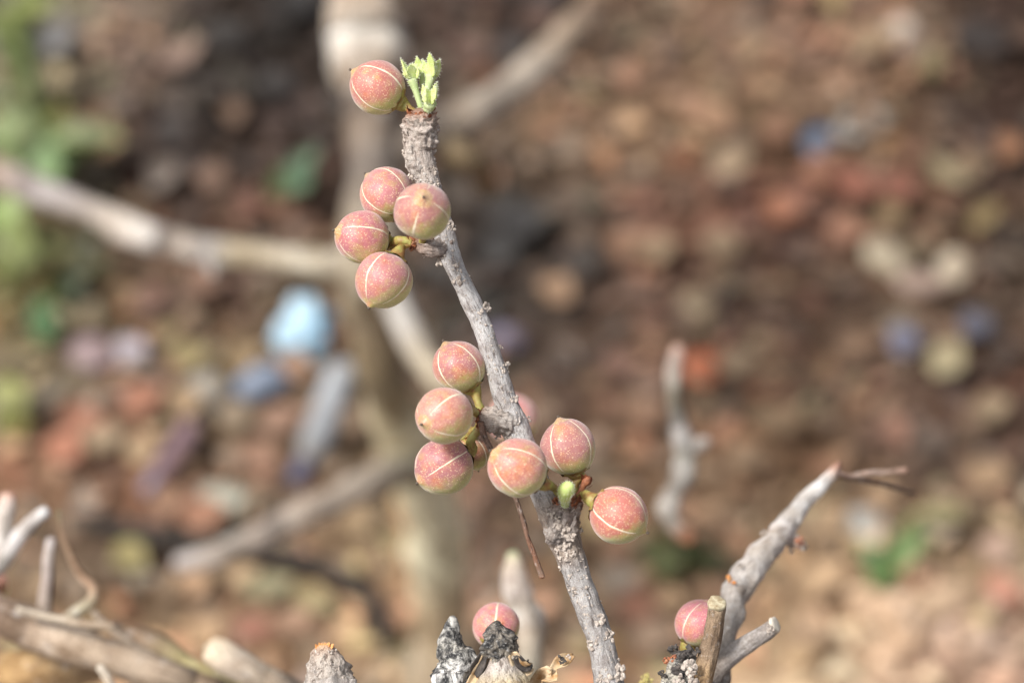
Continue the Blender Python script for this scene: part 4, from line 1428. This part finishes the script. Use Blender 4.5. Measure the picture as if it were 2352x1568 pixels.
# ---------------------------------------------------------------- weeds (green plants in the blur)
def weed(name, label, spots, stem_col=(110, 130, 70)):
    """spots: (px, py, L, W, angle, rgb, height above ground)"""
    g0 = G(spots[0][0], spots[0][1])[0]
    root = empty(name, g0)
    tag(root, label, 'weed')
    rr = random.Random(len(label))
    full = []
    for (px, py, L, W, a, rgb, h) in spots:
        for q in range(3):
            f = rr.uniform(0.8, 1.15)
            full.append((px + rr.uniform(-0.3, 0.3) * W, py + rr.uniform(-0.3, 0.3) * W, L * rr.uniform(0.7, 1.0), W * 0.72, a + rr.uniform(-30, 30), tuple(c * f for c in rgb), h * rr.uniform(0.5, 1.1)))
    spots = full
    for k, (px, py, L, W, a, rgb, h) in enumerate(spots):
        g, t = G(px, py, h)
        s = PX * t / D1
        n = (Vector((0, 0, 1)) - FWD * 0.7 + Vector((random.uniform(-.3, .3), random.uniform(-.3, .3), 0))).normalized()
        d = RIGHT * math.cos(math.radians(a)) + UP * math.sin(math.radians(a))
        xax = (d - n * d.dot(n)).normalized()
        yax = n.cross(xax)
        v, f = VARIANTS[k % 10]
        M = Matrix((xax * L * s, yax * W * s, n * L * s * 0.6)).transposed()
        vv = v @ np.array(M).T + np.array(g - g0)
        o = link('leaf', mesh_from('leaf', vv, f), WEED, root)
        o.color = (*lin(rgb, ALB), 1)
        b = g - xax * L * s * 0.48
        st = tube_mesh('stem', [world_pt(b, 0.0012, stem_col), world_pt((b + g0) * 0.5 + Vector((0, 0, 0.01)), 0.0014, stem_col), world_pt(g0 + Vector((0, 0, -0.01)), 0.0018, stem_col)], seg=8, step=0.006, origin=g0)
        link('stem', st, BARK_FAR, root)
    return root


weed('green_weed', 'bright green weed with long leaves at the upper left edge',
     [(110, 350, 150, 110, 80, (140, 176, 112), 0.05), (180, 315, 210, 90, 15, (132, 146, 90), 0.06), (40, 300, 120, 120, 110, (150, 164, 112), 0.06), (20, 370, 110, 90, 20, (138, 160, 96), 0.05), (130, 265, 90, 40, 60, (140, 140, 40), 0.05), (20, 60, 120, 90, 30, (140, 150, 80), 0.04), (60, 10, 120, 60, 0, (130, 140, 60), 0.04), (10, 210, 90, 70, 90, (150, 156, 110), 0.04)])
weed('yellow_green_weed', 'yellow green weed below the left branch at the picture edge',
     [(30, 560, 150, 90, 70, (142, 156, 92), 0.05), (20, 490, 110, 90, 120, (140, 160, 90), 0.05), (120, 590, 130, 60, 20, (126, 122, 72), 0.03), (190, 610, 150, 60, -10, (116, 116, 74), 0.03), (70, 660, 110, 70, 20, (122, 112, 50), 0.02)])
weed('dark_green_weed', 'dark green low weed among litter left of the blue bag',
     [(150, 650, 130, 70, 60, (70, 84, 44), 0.02), (115, 740, 100, 70, 80, (96, 140, 90), 0.02), (90, 720, 90, 60, 130, (100, 124, 78), 0.02), (200, 560, 90, 50, 20, (92, 96, 62), 0.02)])
weed('lime_weed', 'lime yellow weed leaf at the left edge beside salmon leaves',
     [(20, 900, 100, 70, 100, (162, 166, 96), 0.03), (35, 960, 90, 60, 60, (150, 150, 84), 0.02)])
weed('upright_green_weed', 'single green upright leaf left of the blurred trunk',
     [(695, 385, 120, 60, 62, (104, 134, 104), 0.05), (650, 420, 90, 40, 60, (96, 110, 76), 0.03)])
weed('low_green_weed', 'fresh green two leaved weed at lower right on sandy ground',
     [(2030, 1300, 100, 70, 100, (112, 148, 92), 0.02), (2090, 1260, 150, 60, 40, (130, 154, 100), 0.03), (2000, 1270, 90, 56, 140, (112, 142, 100), 0.02), (2160, 1180, 120, 60, 30, (164, 156, 108), 0.03)])
weed('olive_green_weed', 'olive green weed patch behind the lone orange fruit',  # leaves in their own olive green
     [(1560, 1262, 150, 60, 15, (104, 110, 62), 0.02), (1500, 1285, 110, 60, 150, (108, 112, 70), 0.02), (1640, 1290, 110, 50, 10, (112, 116, 76), 0.02)])

# ---------------------------------------------------------------- rubbish among the litter
def crumple_mesh(name, sx, sy, sz, seed, sub=4, amp=0.28, freq=2.2):
    bm = bmesh.new()
    bmesh.ops.create_icosphere(bm, subdivisions=sub, radius=1)
    for v in bm.verts:
        d = amp * mnoise.fractal(v.co * freq + Vector((seed * 3.1, 0, 0)), 0.8, 2.0, 4)
        v.co *= 1 + d
        v.co.x *= sx
        v.co.y *= sy
        v.co.z *= sz
    me = bpy.data.meshes.new(name)
    bm.to_mesh(me)
    bm.free()
    me.polygons.foreach_set('use_smooth', [True] * len(me.polygons))
    return me


def plastic(name, rgb, rough=0.25, trans=0.0, rgb2=None, scale=30):
    m, n, l, b = new_mat(name)
    tc = n.new('ShaderNodeTexCoord')
    a = tex_noise(n, l, tc.outputs['Object'], scale, 3, 0.5)
    c = mix(n, l, lin(rgb, 0.95), lin(rgb2 or rgb, 0.95), ramp_out(n, l, a, [(0.42, 0), (0.6, 1)]))
    l.new(c, b.inputs['Base Color'])
    b.inputs['Roughness'].default_value = rough
    b.inputs['Transmission Weight'].default_value = trans
    return m


def litter_item(name, label, cat, px, py, L, W, ang, mesh_fn, mat, lift=0.5, face=0.5):
    g, t = G(px, py, 0.01)
    s = PX * t / D1
    n = (Vector((0, 0, 1)) - FWD * face).normalized()
    d = RIGHT * math.cos(math.radians(ang)) + UP * math.sin(math.radians(ang))
    xax = (d - n * d.dot(n)).normalized()
    yax = n.cross(xax)
    me = mesh_fn(L * s, W * s)
    o = link(name, me, mat)
    M = Matrix((xax, yax, n)).transposed().to_4x4()
    M.translation = g + Vector((0, 0, W * s * lift * 0.4))
    o.matrix_world = M
    tag(o, label, cat)
    return o, M, s


litter_item('plastic_bag', 'bright pale blue crumpled plastic bag left of the trunk', 'plastic bag', 698, 768, 84, 60, 75,
            lambda L, W: crumple_mesh('plastic_bag', L, W, W * 0.8, 3, amp=0.45, freq=1.6), plastic('white_blue_plastic', (166, 192, 206), 0.5, 0.0, (104, 146, 172), 20))
litter_item('blue_scrap', 'dull blue grey plastic scrap below the pale blue bag', 'plastic scrap', 598, 882, 62, 44, 30,
            lambda L, W: crumple_mesh('blue_scrap', L, W, W * 0.4, 5), plastic('dull_blue_plastic', (120, 128, 142), 0.6, 0, (92, 102, 118)))


def bottle_mesh(R, L):
    prof = [(0.0, 0.0), (0.75, 0.0), (0.98, 0.04), (1.0, 0.12), (0.94, 0.2), (1.0, 0.26), (0.95, 0.33), (1.0, 0.4), (0.96, 0.5), (1.0, 0.58), (1.0, 0.70), (0.86, 0.78), (0.6, 0.86), (0.42, 0.92), (0.40, 0.97)]
    n = 28
    verts, faces = [], []
    for i, (r, x) in enumerate(prof):
        for j in range(n):
            a = 2 * math.pi * j / n
            k = 1 + 0.10 * mnoise.noise(Vector((math.cos(a) * 1.5, math.sin(a) * 1.5, x * 7)))
            verts.append((x * L - L / 2, R * r * k * math.cos(a), R * r * k * math.sin(a) * 0.85))
    for i in range(len(prof) - 1):
        for j in range(n):
            a, b = i * n + j, i * n + (j + 1) % n
            faces.append((a, b, b + n, a + n))
    return mesh_from('bottle_body', verts, faces)


def cap_mesh(R, L):
    n = 20
    verts, faces = [], []
    for (r, x) in ((0.0, 0), (0.98, 0), (1.0, 0.1), (1.0, 0.9), (0.95, 1.0), (0.0, 1.0)):
        for j in range(n):
            a = 2 * math.pi * j / n
            k = 1 + (0.04 if j % 2 else 0)
            verts.append((x * L, R * r * k * math.cos(a), R * r * k * math.sin(a)))
    for i in range(5):
        for j in range(n):
            a, b = i * n + j, i * n + (j + 1) % n
            faces.append((a, b, b + n, a + n))
    return mesh_from('bottle_cap', verts, faces)


def bottle(label, p_base, p_cap, R, body_mat, cap_mat, band=None):
    a = G(p_base[0], p_base[1], 0.02)[0]
    b = G(p_cap[0], p_cap[1], 0.02)[0]
    t = G(p_base[0], p_base[1], 0.02)[1]
    s = PX * t / D1
    Lm = (b - a).length
    root = empty('plastic_bottle', (a + b) / 2)
    tag(root, label, 'bottle')
    root.rotation_euler = (b - a).to_track_quat('X', 'Z').to_euler()
    link('bottle_body', bottle_mesh(R * s, Lm), body_mat, root)
    c = link('cap', cap_mesh(R * s * 0.62, Lm * 0.16), cap_mat, root)
    c.location = (Lm * 0.42, 0, 0)
    return root


bottle('clear greyish plastic bottle with a violet blue cap lying by the trunk', (790, 845), (690, 1085), 36, plastic('cloudy_plastic', (166, 168, 170), 0.4, 0.0, (126, 122, 116), 40), plastic('violet_cap', (84, 82, 100), 0.55))
bottle('dark bottle with a purple pink band lying among salmon leaves', (446, 975), (345, 1115), 28, plastic('dusky_plastic', (120, 94, 98), 0.6, 0.0, (88, 80, 78), 30), plastic('grey_violet_cap', (124, 116, 132), 0.45))


def paper_mesh(seed):
    def f(L, W):
        v, fc = leaf_variant(seed, nx=6, curl=0.25, fold=0.3, tipp=0.35)
        return mesh_from('scrap', v * np.array([2 * L, 2.2 * W, L]), fc)
    return f


def scrap(label, px, py, L, W, ang, rgb, cat='scrap', seed=0, name='paper_scrap'):
    o, M, s = litter_item(name, label, cat, px, py, L, W, ang, paper_mesh(seed), None, lift=0.3, face=0.8)
    o.data.materials.append(LITTER_OBJ)
    o.color = (*lin(rgb, ALB * 1.1), 1)
    solidify(o, 0.0006)
    return o


scrap('torn pale grey wrapper lying beside a blue scrap at upper right', 1978, 292, 66, 34, 20, (156, 154, 148), 'wrapper', 1, 'torn_wrapper')
scrap('blue wrapper scrap joined to the pale grey wrapper at upper right', 1882, 332, 42, 36, 60, (92, 106, 126), 'wrapper', 2, 'torn_wrapper')
scrap('small greyish white paper scrap near the top right', 2070, 82, 44, 34, 60, (188, 176, 164), 'paper', 3)
scrap('violet blue bottle cap sized scrap above the pale yellow leaf', 2075, 786, 36, 34, 20, (112, 112, 130), 'scrap', 4, 'plastic_scrap')
scrap('dim slate blue scrap near the right edge', 2240, 750, 38, 32, 0, (88, 88, 100), 'scrap', 5, 'plastic_scrap')
scrap('bright orange scrap beside the crooked whitish twig', 1612, 850, 42, 40, 60, (176, 98, 64), 'scrap', 6, 'plastic_scrap')
scrap('pale grey white scrap under the weed at the upper left', 125, 85, 50, 42, 50, (176, 174, 172), 'paper', 7)
scrap('bluish white paper scrap left of the low green weed', 1985, 1215, 52, 42, 120, (190, 188, 180), 'paper', 8)
scrap('lilac white scrap left of the pale blue bag', 302, 812, 40, 36, 20, (176, 168, 174), 'paper', 9)
scrap('mauve scrap touching the lilac white one', 215, 815, 44, 50, 90, (150, 130, 130), 'scrap', 2, 'plastic_scrap')
scrap('grey green pale scrap below the dark bottle', 510, 1160, 58, 44, 10, (172, 172, 156), 'paper', 3)
scrap('pale grey scrap beside the dull blue plastic', 470, 905, 52, 44, 60, (164, 158, 146), 'paper', 5)
scrap('slate violet scrap seen just right of the stem', 1160, 780, 30, 40, 80, (118, 112, 130), 'scrap', 6, 'plastic_scrap')
scrap('pale straw U shaped leaf litter arm at right', 2035, 600, 62, 34, -45, (176, 164, 140), 'leaf', 7, 'curled_leaf')
scrap('pale leaf arm pointing up beside the straw U shaped leaf', 2190, 618, 46, 34, 75, (180, 166, 144), 'leaf', 8, 'curled_leaf')
scrap('mauve leaf joining two pale leaf arms at right', 2112, 655, 60, 26, -5, (158, 136, 122), 'leaf', 9, 'curled_leaf')

# ---------------------------------------------------------------- single leaves that stand out
NOTABLE = [
 (2170, 850, 150, 110, 55, (192, 184, 142), 'large pale yellow green leaf near the right edge'),
 (2270, 965, 120, 100, 20, (170, 150, 116), 'broad tan leaf below the pale yellow green leaf'),
 (2165, 440, 150, 70, -50, (172, 160, 122), 'long pale straw leaf slanting down at right'),
 (2255, 540, 150, 70, 50, (158, 138, 88), 'mustard leaf slanting up near the right edge'),
 (1690, 860, 160, 90, 25, (170, 150, 120), 'pale sandy leaf right of the orange scrap'),
 (1655, 590, 110, 130, 70, (160, 140, 108), 'pale tan leaf above the crooked twig tip'),
 (1600, 720, 100, 110, 70, (164, 148, 116), 'round beige leaf just above the crooked twig'),
 (1280, 710, 110, 120, 60, (184, 146, 110), 'tan leaf standing out right of the stem'),
 (1445, 600, 150, 110, 30, (150, 112, 84), 'brown leaf left of the pale tan one'),
 (1500, 610, 110, 130, 100, (164, 142, 108), 'straw leaf overlapping a brown leaf right of stem'),
 (1790, 520, 120, 100, -20, (184, 122, 88), 'orange tan leaf in the red patch'),
 (1640, 560, 140, 110, 10, (140, 92, 70), 'reddish leaf beside the pale tan leaf'),
 (1940, 560, 100, 120, 80, (176, 126, 98), 'salmon leaf left of the straw U shaped leaf'),
 (1720, 150, 130, 90, 60, (160, 132, 100), 'tan leaf high in the picture right of the branch'),
 (1640, 310, 130, 110, 60, (172, 132, 100), 'light brown leaf right of the slanting upper branch'),
 (1590, 290, 110, 110, 20, (176, 132, 104), 'pinkish tan leaf near the upper branch'),
 (1680, 400, 150, 120, 50, (168, 148, 118), 'large beige leaf left of the blue wrapper scrap'),
 (1780, 340, 120, 100, 80, (140, 100, 74), 'chestnut leaf left of the blue wrapper scrap'),
 (1990, 150, 140, 110, 30, (156, 132, 100), 'tan leaf below the greyish white paper'),
 (1900, 40, 150, 80, 100, (172, 148, 96), 'yellowish leaf at the top edge right'),
 (1830, 30, 130, 80, 0, (164, 112, 88), 'pinkish brown leaf at the top edge'),
 (2130, 200, 120, 80, 80, (132, 122, 80), 'olive leaf right of the greyish white paper'),
 (2220, 430, 120, 90, 20, (140, 118, 88), 'grey tan leaf at right above the mustard leaf'),
 (2310, 380, 110, 100, 60, (168, 116, 78), 'orange brown leaf at the right edge'),
 (1960, 470, 150, 110, -30, (150, 88, 66), 'brick red leaf below the wrapper'),
 (2060, 470, 130, 100, 20, (136, 76, 58), 'dark red leaf right of the brick red one'),
 (1880, 430, 110, 90, 0, (160, 110, 82), 'clay brown leaf below the blue wrapper scrap'),
 (420, 165, 190, 100, 40, (176, 146, 128), 'pinkish tan leaf in the dark upper left'),
 (240, 350, 130, 120, 80, (176, 138, 98), 'orange tan leaf right of the bright green weed'),
 (540, 290, 90, 70, 90, (150, 118, 92), 'lighter brown leaf in the dark patch upper left'),
 (490, 440, 100, 100, 60, (140, 110, 90), 'mid brown leaf in the dark upper left'),
 (650, 500, 120, 110, 40, (150, 104, 80), 'rusty leaf above the left branch'),
 (570, 500, 110, 90, 70, (116, 72, 54), 'dark red brown leaf above the left branch'),
 (380, 430, 130, 100, 60, (140, 130, 120), 'greyish leaf above the pale left branch'),
 (470, 690, 110, 110, 80, (146, 112, 90), 'pale brown round leaf below the left branch'),
 (470, 620, 120, 90, 10, (112, 74, 54), 'dark rust leaf under the left branch'),
 (350, 720, 100, 110, 90, (124, 88, 74), 'dusky rose leaf below the left branch'),
 (560, 860, 130, 90, 30, (160, 134, 96), 'ochre leaf left of the blue bag'),
 (440, 860, 120, 90, 10, (166, 152, 100), 'olive yellow leaf left of the blue bag'),
 (430, 950, 120, 110, 80, (184, 154, 116), 'sandy leaf above the dark bottle'),
 (330, 950, 150, 110, 30, (178, 116, 88), 'salmon leaf left of the dark bottle'),
 (200, 1000, 170, 130, -20, (178, 116, 90), 'broad salmon leaf at the left'),
 (240, 1030, 120, 110, 0, (172, 156, 124), 'beige leaf over the broad salmon leaf'),
 (330, 1060, 110, 90, 20, (194, 172, 132), 'cream leaf left of the dark bottle neck'),
 (150, 1060, 130, 120, 70, (186, 118, 90), 'coral leaf at the lower left'),
 (540, 980, 110, 110, 60, (164, 146, 122), 'greyish tan leaf between the two bottles'),
 (650, 990, 150, 110, 20, (176, 136, 112), 'rosy tan leaf left of the clear bottle'),
 (600, 1080, 140, 110, -20, (160, 120, 96), 'light brown leaf below the rosy tan leaf'),
 (470, 1210, 150, 110, 20, (180, 124, 94), 'orange leaf above the low branch end'),
 (390, 1170, 110, 100, 70, (170, 128, 98), 'tan orange leaf at lower left'),
 (305, 1300, 130, 100, -40, (172, 162, 98), 'yellow leaf at lower left by the dark shadow stick'),
 (620, 1370, 200, 100, 10, (146, 148, 112), 'grey green leaf at the bottom left of the trunk'),
 (720, 1400, 150, 90, -20, (156, 146, 100), 'olive leaf near the trunk foot'),
 (590, 1480, 150, 90, 10, (150, 92, 76), 'red brown leaf above the pale broken branch'),
 (680, 1450, 130, 90, 20, (164, 128, 104), 'tan leaf above the scaly twig end'),
 (1480, 980, 150, 100, 20, (140, 104, 78), 'brown leaf left of the crooked twig'),
 (1500, 900, 150, 90, -10, (130, 100, 82), 'grey brown leaf left of the crooked twig'),
 (1420, 860, 120, 100, 30, (128, 92, 76), 'dusky brown leaf between stem and crooked twig'),
 (1780, 1000, 210, 130, 10, (170, 142, 108), 'wide sandy patch leaf right of the crooked twig'),
 (1720, 1080, 160, 110, 10, (176, 148, 116), 'light sandy leaf below the wide sandy one'),
 (1900, 1240, 160, 110, 50, (176, 148, 114), 'sandy leaf right of the grey branch'),
 (1870, 1370, 220, 140, 30, (204, 170, 130), 'large peach leaf on the sand at lower right'),
 (2000, 1440, 200, 140, -20, (206, 172, 138), 'large pale peach leaf at the bottom right'),
 (2060, 1520, 170, 110, 20, (200, 166, 132), 'peach leaf at the bottom edge right'),
 (1850, 1490, 170, 120, 0, (186, 154, 122), 'beige leaf beside the short grey branch'),
 (2150, 1420, 190, 130, 40, (190, 162, 130), 'pale sandy leaf at lower right'),
 (2300, 1380, 170, 110, -45, (196, 130, 108), 'salmon leaf by the right edge'),
 (2280, 1290, 120, 110, 60, (178, 146, 132), 'pinkish grey leaf by the right edge'),
 (2260, 1130, 180, 120, 20, (180, 148, 112), 'tan leaf right of the thin dead twigs'),
 (2150, 1250, 110, 110, 70, (176, 160, 140), 'greyish pale leaf right of the low green weed'),
 (1370, 1220, 110, 100, 60, (196, 172, 120), 'yellow tan leaf behind the lower cluster'),
 (1420, 1370, 170, 110, 0, (164, 154, 140), 'grey leaf right of the main stem foot'),
 (1460, 1430, 120, 130, 80, (176, 116, 90), 'rusty orange leaf beside the main stem'),
 (1500, 1490, 150, 100, 20, (176, 150, 126), 'pale brown leaf at the bottom right of the stem'),
 (1240, 60, 130, 80, 20, (110, 80, 66), 'dark pinkish leaf near the top by the branch'),
 (1080, 130, 150, 100, 30, (112, 84, 70), 'dim brown leaf above the leaf shoot'),
 (2250, 130, 130, 190, 80, (34, 26, 22), 'near black leaf clump in the top right corner'),  # near-black leaves follow the darkest areas of the ground
 (1740, 20, 130, 90, 20, (36, 32, 28), 'near black leaf at the top edge'),
 (1200, 560, 170, 150, 20, (44, 42, 42), 'shadow dark leaf right of the stem'),  # trunk's shadow painted in as leaf colour
 (1150, 620, 150, 130, 60, (44, 42, 40), 'shadow dark leaf close behind the stem'),  # this colour carries the trunk's shadow too
 (1340, 640, 120, 110, 70, (52, 46, 40), 'dark brown leaf right of the tan leaf'),
 (690, 40, 130, 120, 60, (32, 28, 26), 'near black leaf left of the trunk top'),
 (520, 120, 170, 110, 30, (40, 35, 31), 'near black leaf in the dark upper left'),
 (640, 240, 170, 120, -10, (36, 31, 27), 'near black leaf left of the trunk'),
 (400, 330, 130, 110, 30, (52, 46, 42), 'charcoal grey leaf beside the orange tan leaf'),
 (1250, 20, 110, 90, 60, (40, 38, 36), 'near black leaf above the upper branch'),
 (1180, 120, 110, 110, 30, (46, 42, 40), 'charcoal grey leaf between shoot and upper branch'),
 (2130, 1050, 150, 110, 20, (84, 70, 58), 'dark leaf above the thin dead twigs'),
 (800, 1000, 120, 110, 60, (140, 116, 92), 'brown leaf right of the bottle cap'),
]
for i, (px, py, L, W, a, rgb, lab) in enumerate(NOTABLE):
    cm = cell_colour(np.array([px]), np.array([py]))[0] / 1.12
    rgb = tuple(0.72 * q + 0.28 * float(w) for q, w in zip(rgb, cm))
    big = 0.74 if L < 160 else 0.62
    o = place_leaf(px, py, L * big, W * big, a, rgb, i, lift=0.014, face=0.7)
    tag(o, lab, 'leaf', 'leaves that stand out in the litter')


# ---------------------------------------------------------------- ordinary leaves, each a thing
def zone(px, py):
    if px < 800:
        v = 'above the left branch' if py < 480 else ('below the left branch' if py < 950 else 'at the lower left')
    elif px < 1250:
        v = 'round the trunk and twig'
    elif px < 1800:
        v = 'above the crooked twig' if py < 784 else 'around the crooked twig'
    else:
        v = 'at upper right' if py < 784 else 'at lower right'
    return v


r = random.Random(77)
cnt = 0
for gy in range(11):
    for gx in range(17):
        px = (gx + r.uniform(0, 1)) * 2352 / 17
        py = (gy + r.uniform(0, 1)) * 1568 / 11
        c = cell_colour(np.array([px]), np.array([py]))[0]
        ti = r.choices(range(6), TINT_W)[0]
        tint, cname = TINTS[ti]
        f = r.uniform(0.85, 1.12)
        rgb = tuple(c[k] * (1 + 0.8 * (tint[k] - 1)) * f for k in range(3))
        rgb = tuple(q * min(1, 228 / max(rgb)) for q in rgb)
        if sum(c) < 190:  # leaves in the dark areas of the ground map
            cname = 'very dark ' + cname if ti != 3 else 'very dark'
        o = place_leaf(px, py, r.uniform(52, 100), r.uniform(36, 66), r.uniform(0, 360), rgb, r.randrange(10), lift=0.008, face=r.uniform(0.1, 0.7))
        z = zone(px, py)
        tag(o, f'small {cname} dead leaf in the litter {z}', 'leaf', f'{cname} leaves {z}')
        cnt += 1
